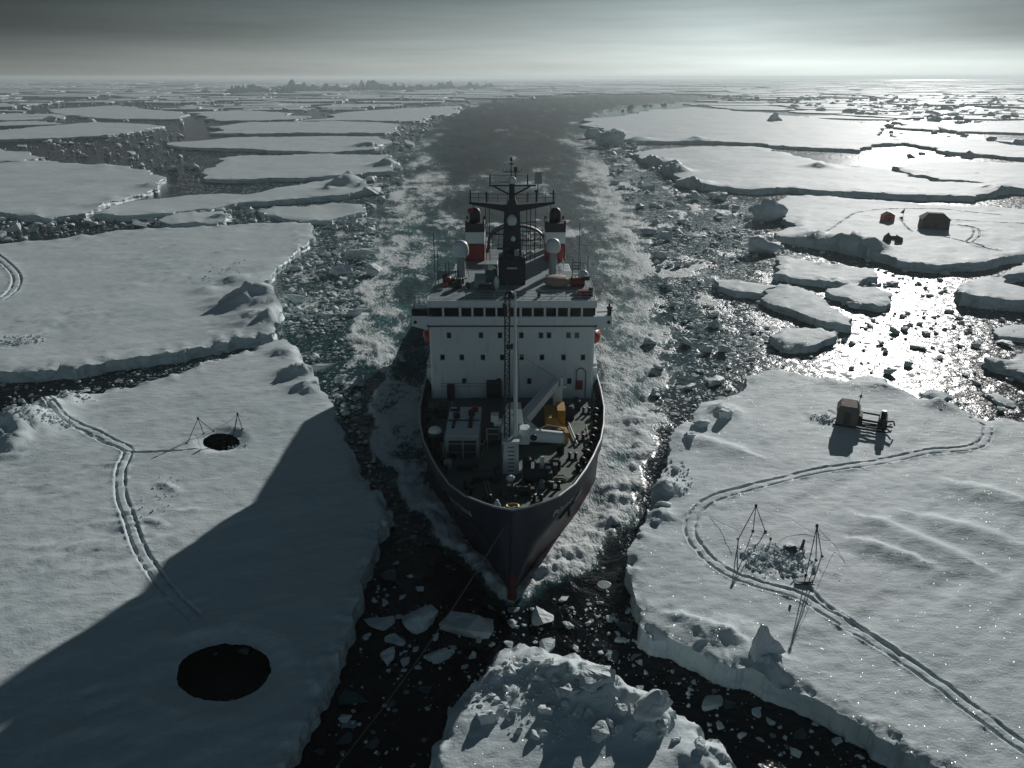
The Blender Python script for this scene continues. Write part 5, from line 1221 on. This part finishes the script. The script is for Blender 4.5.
brash([(0, 215), (100, 220), (250, 205), (310, 222), (120, 229), (0, 243)], 240, .4, 2.2, 4)
brash([(40, 140), (170, 128), (210, 160), (200, 190), (150, 170), (0, 150)], 260, .4, 2.4, 4)
brash([(380, 215), (395, 180), (432, 124), (470, 104), (390, 110), (366, 170), (366, 205)], 300, .5, 3.0, 3)
brash([(622, 195), (604, 160), (590, 135), (600, 116), (640, 150), (720, 195), (760, 210), (655, 235)], 200, .5, 2.6, 3)
brash([(0, 100), (480, 96), (420, 112), (180, 125), (0, 135)], 500, 1.2, 5, 3)
brash([(700, 97), (1024, 97), (1024, 160), (900, 160), (880, 120)], 700, 2, 6, 2)
br = mesh_obj('brash_ice', BR_V, BR_F, M['block']); tag(br, kind='stuff')

CL_V, CL_F = [], []
def clods(px, py, H, top, rx, ry, n, smin, smax, rim=False):
    cx, cy = g(px, py, top); P = []
    while len(P) < n:
        x, y = RG.normal(0, .55, 2)
        if x * x + y * y < 1.2: P.append((cx + x * rx, cy + y * ry))
    P = np.array(P); hz = H(P)
    for (x, y), h in zip(P, hz):
        s = smin + (smax - smin) * RG.random() ** 2; V, F = LOW[RG.integers(8)]
        a = RG.random() * 6.28; c, sn = math.cos(a), math.sin(a); k = .8 + .5 * RG.random()
        W = np.column_stack([x + s * (V[:, 0] * c - V[:, 1] * sn), y + s * (V[:, 0] * sn + V[:, 1] * c), top + h + s * (V[:, 2] * k + .12)])
        o = len(CL_V); CL_V.extend(map(tuple, W)); CL_F.extend(tuple(i + o for i in f) for f in F)
clods(778, 560, H_NR, 2.2, 3.3, 2.7, 520, .14, .55); clods(824, 419, H_NR, 2.2, 1.8, 1.3, 90, .15, .5)
clods(55, 425, H_NL, 2.0, 3.2, 2.0, 160, .15, .6); clods(20, 425, H_NL, 2.0, 4, 3, 160, .2, .8); clods(238, 446, H_NL, 2.0, 1.6, .8, 50, .1, .3); clods(75, 402, H_NL, 2.0, 3, 1.5, 60, .2, .6)
clods(160, 495, H_NL, 2.0, 4, 5, 60, .12, .4); clods(560, 715, H_HUM, 1.6, 6, 3, 240, .08, .35); clods(510, 690, H_HUM, 1.6, 4, 3, 200, .08, .4)
clods(14, 341, H_CL, 2.1, 5, 3, 170, .2, .7); clods(225, 270, H_CL, 2.1, 5, 12, 50, .2, .6); clods(680, 478, H_NR, 2.2, 1.6, 5, 120, .1, .45)
cl_ = mesh_obj('snow_clods', CL_V, CL_F, M['snow']); tag(cl_, kind='stuff')

# ------------------------------------------------------------------ the far pack: floes of a jittered cell pattern
def cells(S, r0, r1, half, seed):
    rg = random.Random(seed); n = int(r1 / S) + 2; pts = {}
    for i in range(-n, n + 1):
        for j in range(-1, n + 1): pts[i, j] = ((i + rg.uniform(.0, 1)) * S * 1.15, (j + rg.uniform(.0, 1)) * S * .8)
    for (i, j), (x, y) in pts.items():
        r = math.hypot(x, y)
        if not (r0 < r < r1) or abs(math.atan2(x, y)) > half: continue
        poly = [(x - 2 * S, y - 2 * S), (x + 2 * S, y - 2 * S), (x + 2 * S, y + 2 * S), (x - 2 * S, y + 2 * S)]
        for di in range(-2, 3):
            for dj in range(-2, 3):
                q = pts.get((i + di, j + dj))
                if q is None or (di == 0 and dj == 0): continue
                mx_, my_ = (x + q[0]) / 2, (y + q[1]) / 2; nx, ny = q[0] - x, q[1] - y
                out = []
                for a, b in zip(poly, poly[1:] + poly[:1]):
                    da = (a[0] - mx_) * nx + (a[1] - my_) * ny; db = (b[0] - mx_) * nx + (b[1] - my_) * ny
                    if da <= 0: out.append(a)
                    if (da < 0 < db) or (db < 0 < da): t = da / (da - db); out.append((a[0] + (b[0] - a[0]) * t, a[1] + (b[1] - a[1]) * t))
                poly = out
                if len(poly) < 3: break
            if len(poly) < 3: break
        if len(poly) >= 3: yield x, y, poly, rg
ALLF = [f for f in FLOES]
FARV, FARF, FARM = [], [], []
def far_floe(poly, top, seed):
    rng = random.Random(seed)
    p = densify(poly, lambda a: max(4, .008 * math.hypot(*a)), .10, rng); n = len(p)
    V = [(x, y, top) for x, y in p]; F = [tuple(range(n))]; fm = [0]
    V += [(x + rng.gauss(0, .6), y + rng.gauss(0, .6), top * .5) for x, y in p] + [(x, y, -1.2) for x, y in p]
    for k in range(n):
        k2 = (k + 1) % n
        F.append((k, k + n, k2 + n, k2)); F.append((k + n, k + 2 * n, k2 + 2 * n, k2 + n)); fm += [1, 1]
    return V, F, fm
ctr = 0
for S, r0, r1, half, sd in ((95, 420, 1500, R(44), 3), (150, 1500, 4200, R(40), 4), (380, 4200, 12500, R(38), 5)):
    for x, y, poly, rg in cells(S, r0, r1, half, sd):
        az = math.degrees(math.atan2(x, y)); left = az < 2
        u = rg.random(); ctr += 1
        if u < (.16 if left else .10): continue
        gap = rg.uniform(.74, .95) if left else rg.uniform(.80, .96)
        if u > .92: gap *= .7
        ok = False
        for tr in (1, .75, .5, .32):
            p = [(x + (a - x) * gap * tr, y + (b - y) * gap * tr) for a, b in poly]
            if area2(p) < 0: p = p[::-1]
            t = np.array(densify(p, lambda a: S / 5, 0, rg))
            if not (pip(t, WAKE).any() or pip(WAKE, np.array(p)).any()): ok = True; break
        if not ok: continue
        if r0 < 1600:
            bad = False
            for f in ALLF:
                if pip(t, f).any() or pip(f, np.array(p)).any(): bad = True; break
            if bad: continue
        V, F, fm = far_floe(p, rg.uniform(1.3, 2.3) * (1 + (S > 100) * .6), ctr)
        if S == 95:
            o = mesh_obj('ice_floe', V, F, [M['snow'], M['ice_side']], fmat=fm)
            tag(o, 'low snow covered floe of the far pack, one of many below the skyline', 'ice floe', 'low floes of the far pack')
        else:
            o_ = len(FARV); FARV += V; FARF += [tuple(i + o_ for i in f) for f in F]; FARM += fm
o = mesh_obj('distant_pack_ice', FARV, FARF, [M['snow'], M['ice_side']], fmat=FARM); tag(o, kind='stuff')

# ------------------------------------------------------------------ camps on the ice
def ground(px, py, H, top):
    x, y = g(px, py, top)
    for _ in range(3):
        z = top + float(H(np.array([[x, y]]))[0]); x, y = g(px, py, z)
    return Vector((x, y, z))
def tripod(apex_px, feet_px, H, top, label, r=.045):
    F = [ground(*f, H, top) for f in feet_px]
    c = sum(F, Vector()) / 3; ap = atY(apex_px[0], apex_px[1], c.y)
    t = empty('tripod', c, label, 'tripod', 'survey tripods on the ice')
    for f in F:
        m = MB(); m.tube(ap, f - Vector((0, 0, .1)), r, r * 1.1, 6); m.lathe(f - Vector((0, 0, .05)), [(.05, 0), (.16, .02), (.16, .1), (.06, .16)], 8); m.build('leg', M['dark'], t)
    m = MB(); m.lathe(ap - Vector((0, 0, .2)), [(.06, 0), (.15, .08), (.15, .3), (.07, .42)], 8); m.build('tripod_head', M['dark'], t)
    return t, ap, F
def cable(pts, label, r=.022, sag=.0, mat='wire'):
    P = []
    for a, b in zip(pts[:-1], pts[1:]):
        for k in range(12): q = k / 12; P.append(a.lerp(b, q) - Vector((0, 0, sag * 4 * q * (1 - q))))
    P.append(pts[-1]); return tag(MB().path(P, r, 4).build('cable', M[mat]), label, 'cable')
t1, a1, f1 = tripod((756, 506), [(738, 539), (753, 531), (765.5, 531)], H_NR, 2.2, 'tall thin tripod at the far corner of the churned patch, near the red marker')
t2, a2, f2 = tripod((817, 526), [(806, 575), (816, 560), (822, 556)], H_NR, 2.2, 'tall thin tripod beside the slate bundle, over the small sledge')
t3, a3, f3 = tripod((198, 418.5), [(187, 443), (204, 434), (214, 431)], H_NL, 2.0, 'wide legged tripod at the smaller hole, on the path side')
t4, a4, f4 = tripod((237.5, 414), [(232.6, 435), (242.5, 429), (235, 430)], H_NL, 2.0, 'narrow tripod at the smaller hole, on the ship side')
p_anchor = ground(710, 517, H_NR, 2.2)
cable([p_anchor + Vector((0, 0, .05)), f1[0] + Vector((0, 0, 1.0))], 'guy wire from the snow by the track to the tripod near the red marker', .02, .05)
cable([f1[0] + Vector((0, 0, .05)), ground(738, 572, H_NR, 2.2) + Vector((0, 0, .05))], 'dark cable lying on the snow from the tripod near the red marker to the track', .05)
cable([a2, ground(835, 548, H_NR, 2.2) + Vector((0, 0, .3)), ground(845, 562, H_NR, 2.2) + Vector((0, 0, .05)), ground(840, 580, H_NR, 2.2) + Vector((0, 0, .05)), ground(822, 602, H_NR, 2.2) + Vector((0, 0, .05))], 'wire looping from the tripod above the sledge round over the snow', .02, .1)
cable([a1, ground(790, 525, H_NR, 2.2) + Vector((0, 0, .8)), ground(830, 540, H_NR, 2.2) + Vector((0, 0, .05))], 'wire running from the tripod near the red marker across behind the slate bundle', .018, .2)
cable([a4, a3.lerp(a4, .45) - Vector((0, 0, 1.6)), ground(186, 436, H_NL, 2.0), ground(181, 439, H_NL, 2.0)], 'slack wire hung between the two tripods at the smaller hole', .022, .25)
cable([a4, ground(250, 418, H_NL, 2.0)], 'short wire from the narrow tripod to the snow on the ship side', .018, .3)
# slate bundle, marker, sledge
c = ground(793, 552, H_NR, 2.2); b = empty('covered_cargo', c, 'slate grey covered bundle with an upright fin of board on the churned patch', 'cargo')
me = chunk_mesh(901, .5, 3, False, 18, .05, M['tarp']); o = link(bpy.data.objects.new('tarp_cover', me)); o.scale = (2.3, 1.9, 1.9); o.location = (0, 0, .28); o.parent = b
m = MB(); m.hexa([(c.x + .75, c.y + .3, c.z), (c.x + 1.15, c.y + .3, c.z), (c.x + 1.15, c.y + .4, c.z), (c.x + .75, c.y + .4, c.z)], [(c.x + 1.0, c.y + .3, c.z + 1.3), (c.x + 1.2, c.y + .3, c.z + 1.2), (c.x + 1.2, c.y + .4, c.z + 1.2), (c.x + 1.0, c.y + .4, c.z + 1.3)]); m.build('upright_board', M['dark'], b)
c = ground(770, 543, H_NR, 2.2); b = empty('marker_post', c, 'small red marker on a short post among the churned snow', 'marker')
MB().tube(c, c + Vector((0, 0, .55)), .04, n=6).build('post', M['dark'], b); m = MB(); m.box(c.x - .11, c.x + .11, c.y - .08, c.y + .08, c.z + .35, c.z + .72, .02); m.build('marker_head', M['red'], b)
c = ground(805, 583, H_NR, 2.2); b = empty('hand_sledge', c, 'low dark sledge standing at the start of the twin track, under a tripod', 'sledge')
m = MB(); m.hexa([(c.x - .9, c.y - .25, c.z + .22), (c.x + .6, c.y - .35, c.z + .22), (c.x + .75, c.y + .4, c.z + .22), (c.x - .9, c.y + .25, c.z + .22)], [(c.x - .9, c.y - .25, c.z + .34), (c.x + .6, c.y - .35, c.z + .42), (c.x + .7, c.y + .4, c.z + .42), (c.x - .9, c.y + .25, c.z + .34)]); m.build('sledge_deck', M['dark'], b)
for dy in (-.3, .3): m = MB(); m.path([(c.x - 1.2, c.y + dy, c.z + .35), (c.x - .9, c.y + dy, c.z + .06), (c.x + .8, c.y + dy, c.z + .06)], .05); m.build('runner', M['dark'], b)
for px, py in ((790, 607),): 
    q = ground(px, py, H_NR, 2.2); m = MB(); m.lathe(q, [(.1, 0), (.14, .1), (.1, .22)], 8); tag(m.build('snow_stake', M['dark']), 'tiny dark stake alone in the snow beside the twin track', 'stake')

# hut on runners with its engine frame
c = ground(846, 424, H_NR, 2.2); hut = empty('sled_hut', c, 'dark boxy hut with a chamfered roof and an open machinery frame on the great floe', 'hut')
ang = R(-24); ux = Vector((math.cos(ang), math.sin(ang), 0)); uy = Vector((-math.sin(ang), math.cos(ang), 0)); uz = Vector((0, 0, 1))
def L3(a, b_, z): return c + ux * a + uy * b_ + uz * z
prof = [(-1.35, .35), (1.35, .35), (1.4, 2.35), (.95, 3.05), (-.95, 3.05), (-1.4, 2.35)]
m = MB(); V = [L3(p, -1.3, z) for p, z in prof] + [L3(p, 1.5, z) for p, z in prof]; n = 6
m.add(V, [tuple(range(n)), tuple(range(2 * n - 1, n - 1, -1))] + [(i, i + n, (i + 1) % n + n, (i + 1) % n) for i in range(n)]); m.build('hut_body', M['canvas'], hut)
prof2 = [(-1.44, 2.33), (-.98, 3.06), (.98, 3.06), (1.44, 2.33), (1.5, 2.38), (1.0, 3.13), (-1.0, 3.13), (-1.5, 2.38)]
m = MB(); V = [L3(p, -1.4, z) for p, z in prof2] + [L3(p, 1.6, z) for p, z in prof2]; n = 8
m.add(V, [tuple(range(n)), tuple(range(2 * n - 1, n - 1, -1))] + [(i, i + n, (i + 1) % n + n, (i + 1) % n) for i in range(n)]); m.build('hut_roof', M['canvasdark'], hut)
m = MB(); m.hexa([L3(-.4, -1.34, .5), L3(.4, -1.34, .5), L3(.4, -1.31, .5), L3(-.4, -1.31, .5)], [L3(-.4, -1.34, 2.2), L3(.4, -1.34, 2.2), L3(.4, -1.31, 2.2), L3(-.4, -1.31, 2.2)]); m.build('hut_door', M['dark'], hut)
m = MB()
for bb in (-1.0, 1.2): m.tube(L3(-1.7, bb, .1), L3(5.2, bb, .1), .12, n=6); m.tube(L3(5.2, bb, .1), L3(5.7, bb, .5), .1, n=6); m.tube(L3(-1.2, bb, .1), L3(-1.2, bb, .5), .08); m.tube(L3(1.2, bb, .1), L3(1.2, bb, .5), .08); m.tube(L3(4.6, bb, .1), L3(4.6, bb, .6), .08)
m.tube(L3(1.4, -1.0, .45), L3(5.0, -1.0, .45), .13, n=6); m.tube(L3(1.4, 1.2, .45), L3(5.0, 1.2, .45), .13, n=6); m.tube(L3(1.5, -1, .6), L3(4.4, -1, 1.0), .15); m.build('sled_frame', M['black'], hut)
m = MB(); m.tube(L3(1.3, .9, 1.75), L3(4.4, .9, 1.65), .14, n=6); m.tube(L3(1.3, -.6, 1.3), L3(4.4, -.6, 1.2), .12, n=6); m.hexa([L3(1.3, -.9, .5), L3(2.0, -.9, .5), L3(2.0, .9, .5), L3(1.3, .9, .5)], [L3(1.3, -.8, 1.9), L3(1.9, -.8, 1.7), L3(1.9, .9, 1.9), L3(1.3, .9, 2.1)]); m.build('machinery_frame', M['black'], hut)
m = MB(); m.hexa([L3(3.9, -.9, .45), L3(5.1, -.9, .45), L3(5.1, 1.0, .45), L3(3.9, 1.0, .45)], [L3(4.0, -.8, 1.9), L3(5.0, -.8, 1.7), L3(5.0, 1.0, 2.1), L3(4.0, 1.0, 2.2)]); m.tube(L3(4.5, .5, 2.0), L3(4.5, .5, 2.6), .35, n=10); m.tube(L3(4.8, -.9, .9), L3(5.7, -1.2, 1.1), .15); m.tube(L3(5.1, .2, 1.2), L3(5.8, .1, 1.4), .12); m.tube(L3(5.8, .1, 1.4), L3(6.0, .0, .8), .1); m.build('engine', M['black'], hut)
ab = L3(1.0, 1.9, 0); at_ = atY(862.5, 391, ab.y)
am = empty('antenna_mast', ab, 'thin mast with two short crossbars standing behind the sled hut', 'antenna')
m = MB(); m.tube(ab - uz * .2, at_, .06, .035, 6); m.build('pole', M['dark'], am)
for f, w_ in ((.80, .35), (.84, .22)): q = ab.lerp(at_, f); m = MB(); m.tube(q - ux * w_, q + ux * w_, .05, n=5); m.lathe(q - uz * .15, [(.08, 0), (.16, .15), (.08, .3)], 7); m.build('crossbar', M['dark'], am)
# tent camp
def house(px, py, wpx, label, mats, hw, ridge, depth, chamfer=0, rz=0, name='field_hut', cat='hut'):
    c = ground(px, py, H_CAMP, T2); w_ = wpx * mpp(c.y) / 2; d = depth / 2
    r = empty(name, c, label, cat)
    ux = Vector((math.cos(rz), math.sin(rz), 0)); uy = Vector((-math.sin(rz), math.cos(rz), 0))
    q = lambda a, b, z: c + ux * a + uy * b + uz * z
    m = MB(); m.hexa([q(-w_, -d, -.2), q(w_, -d, -.2), q(w_, d, -.2), q(-w_, d, -.2)], [q(-w_ * .97, -d * .97, hw), q(w_ * .97, -d * .97, hw), q(w_ * .97, d * .97, hw), q(-w_ * .97, d * .97, hw)]); m.build('wall', mats[0], r)
    m = MB(); e = 1.06
    if chamfer: m.hexa([q(-w_ * e, -d * e, hw), q(w_ * e, -d * e, hw), q(w_ * e, d * e, hw), q(-w_ * e, d * e, hw)], [q(-w_ * chamfer, -d * .35, ridge), q(w_ * chamfer, -d * .35, ridge), q(w_ * chamfer, d * .5, ridge), q(-w_ * chamfer, d * .5, ridge)])
    else: m.add([q(-w_ * e, -d * e, hw), q(w_ * e, -d * e, hw), q(0, -d * e, ridge), q(-w_ * e, d * e, hw), q(w_ * e, d * e, hw), q(0, d * e, ridge)], [(0, 1, 2), (5, 4, 3), (0, 2, 5, 3), (2, 1, 4, 5), (1, 0, 3, 4)])
    m.build('roof', mats[1], r)
    m = MB(); m.hexa([q(-.45, -d - .06, 0), q(.45, -d - .06, 0), q(.45, -d + .03, 0), q(-.45, -d + .03, 0)], [q(-.45, -d - .06, hw * .75), q(.45, -d - .06, hw * .75), q(.45, -d + .03, hw * .75), q(-.45, -d + .03, hw * .75)]); m.build('door', mats[2], r)
    return r
house(887, 221, 11, 'small dark red hut with a pitched roof on the camp floe', (M['orange'], M['red'], M['dark']), 1.9, 3.0, 2.6, rz=.05)
house(933, 228, 25, 'large dark tent with a flat topped hipped roof on the camp floe', (M['canvasdark'], M['canvas'], M['black']), 3.0, 4.8, 6.5, .55, rz=-.3, name='camp_tent', cat='tent')
c = ground(903, 216, H_CAMP, T2); b = empty('marker_flag', c, 'black pennant on a pole between the red hut and the large tent', 'flag')
MB().tube(c, c + Vector((.25, 0, 2.6)), .06, n=6).build('pole', M['dark'], b)
m = MB(); m.hexa([c + Vector((-1.1, .0, 1.0)), c + Vector((.15, 0, .8)), c + Vector((.15, .06, .8)), c + Vector((-1.1, .06, 1.0))], [c + Vector((-1.05, 0, 1.15)), c + Vector((.26, 0, 2.6)), c + Vector((.26, .06, 2.6)), c + Vector((-1.05, .06, 1.15))]); m.build('pennant', M['black'], b)
c = ground(886.5, 242, H_CAMP, T2); b = empty('pyramid_tent', c, 'small black pointed tent standing in front of the red hut', 'tent')
m = MB(); m.hexa([c + Vector((-.95, -.9, -.1)), c + Vector((.95, -.9, -.1)), c + Vector((.95, .9, -.1)), c + Vector((-.95, .9, -.1))], [c + Vector((-.75, -.7, 1.5)), c + Vector((.75, -.7, 1.5)), c + Vector((.75, .7, 1.5)), c + Vector((-.75, .7, 1.5))]); m.build('tent_wall', M['black'], b)
m = MB(); m.hexa([c + Vector((-.8, -.75, 1.5)), c + Vector((1.0, -.75, 1.4)), c + Vector((1.0, .75, 1.4)), c + Vector((-.8, .75, 1.5))], [c + Vector((.1, -.1, 2.7)), c + Vector((.25, -.1, 2.7)), c + Vector((.25, .1, 2.7)), c + Vector((.1, .1, 2.7))]); m.build('tent_peak', M['canvasdark'], b)
c = ground(898.5, 242, H_CAMP, T2); b = empty('cargo_sledge', c, 'dark covered cargo stack next to the small pointed tent', 'cargo')
m = MB(); m.hexa([c + Vector((-.85, -.7, .1)), c + Vector((.95, -.7, .1)), c + Vector((.95, .7, .1)), c + Vector((-.85, .7, .1))], [c + Vector((-.75, -.6, 1.9)), c + Vector((.8, -.6, 1.3)), c + Vector((.8, .6, 1.3)), c + Vector((-.75, .6, 2.1))]); m.build('covered_load', M['black'], b)
m = MB(); m.tube(c + Vector((-1.4, 0, .08)), c + Vector((1.3, 0, .08)), .09, n=6); m.build('runner', M['dark'], b)
c = ground(893, 239, H_CAMP, T2); m = MB(); m.tube(c + Vector((-.6, 0, .5)), c + Vector((.6, 0, .5)), .5, n=12); m.box(c.x - .7, c.x + .7, c.y - .4, c.y + .4, c.z, c.z + .3); tag(m.build('fuel_drum', M['dark']), 'dark drum lying between the small pointed tent and the covered cargo', 'drum')
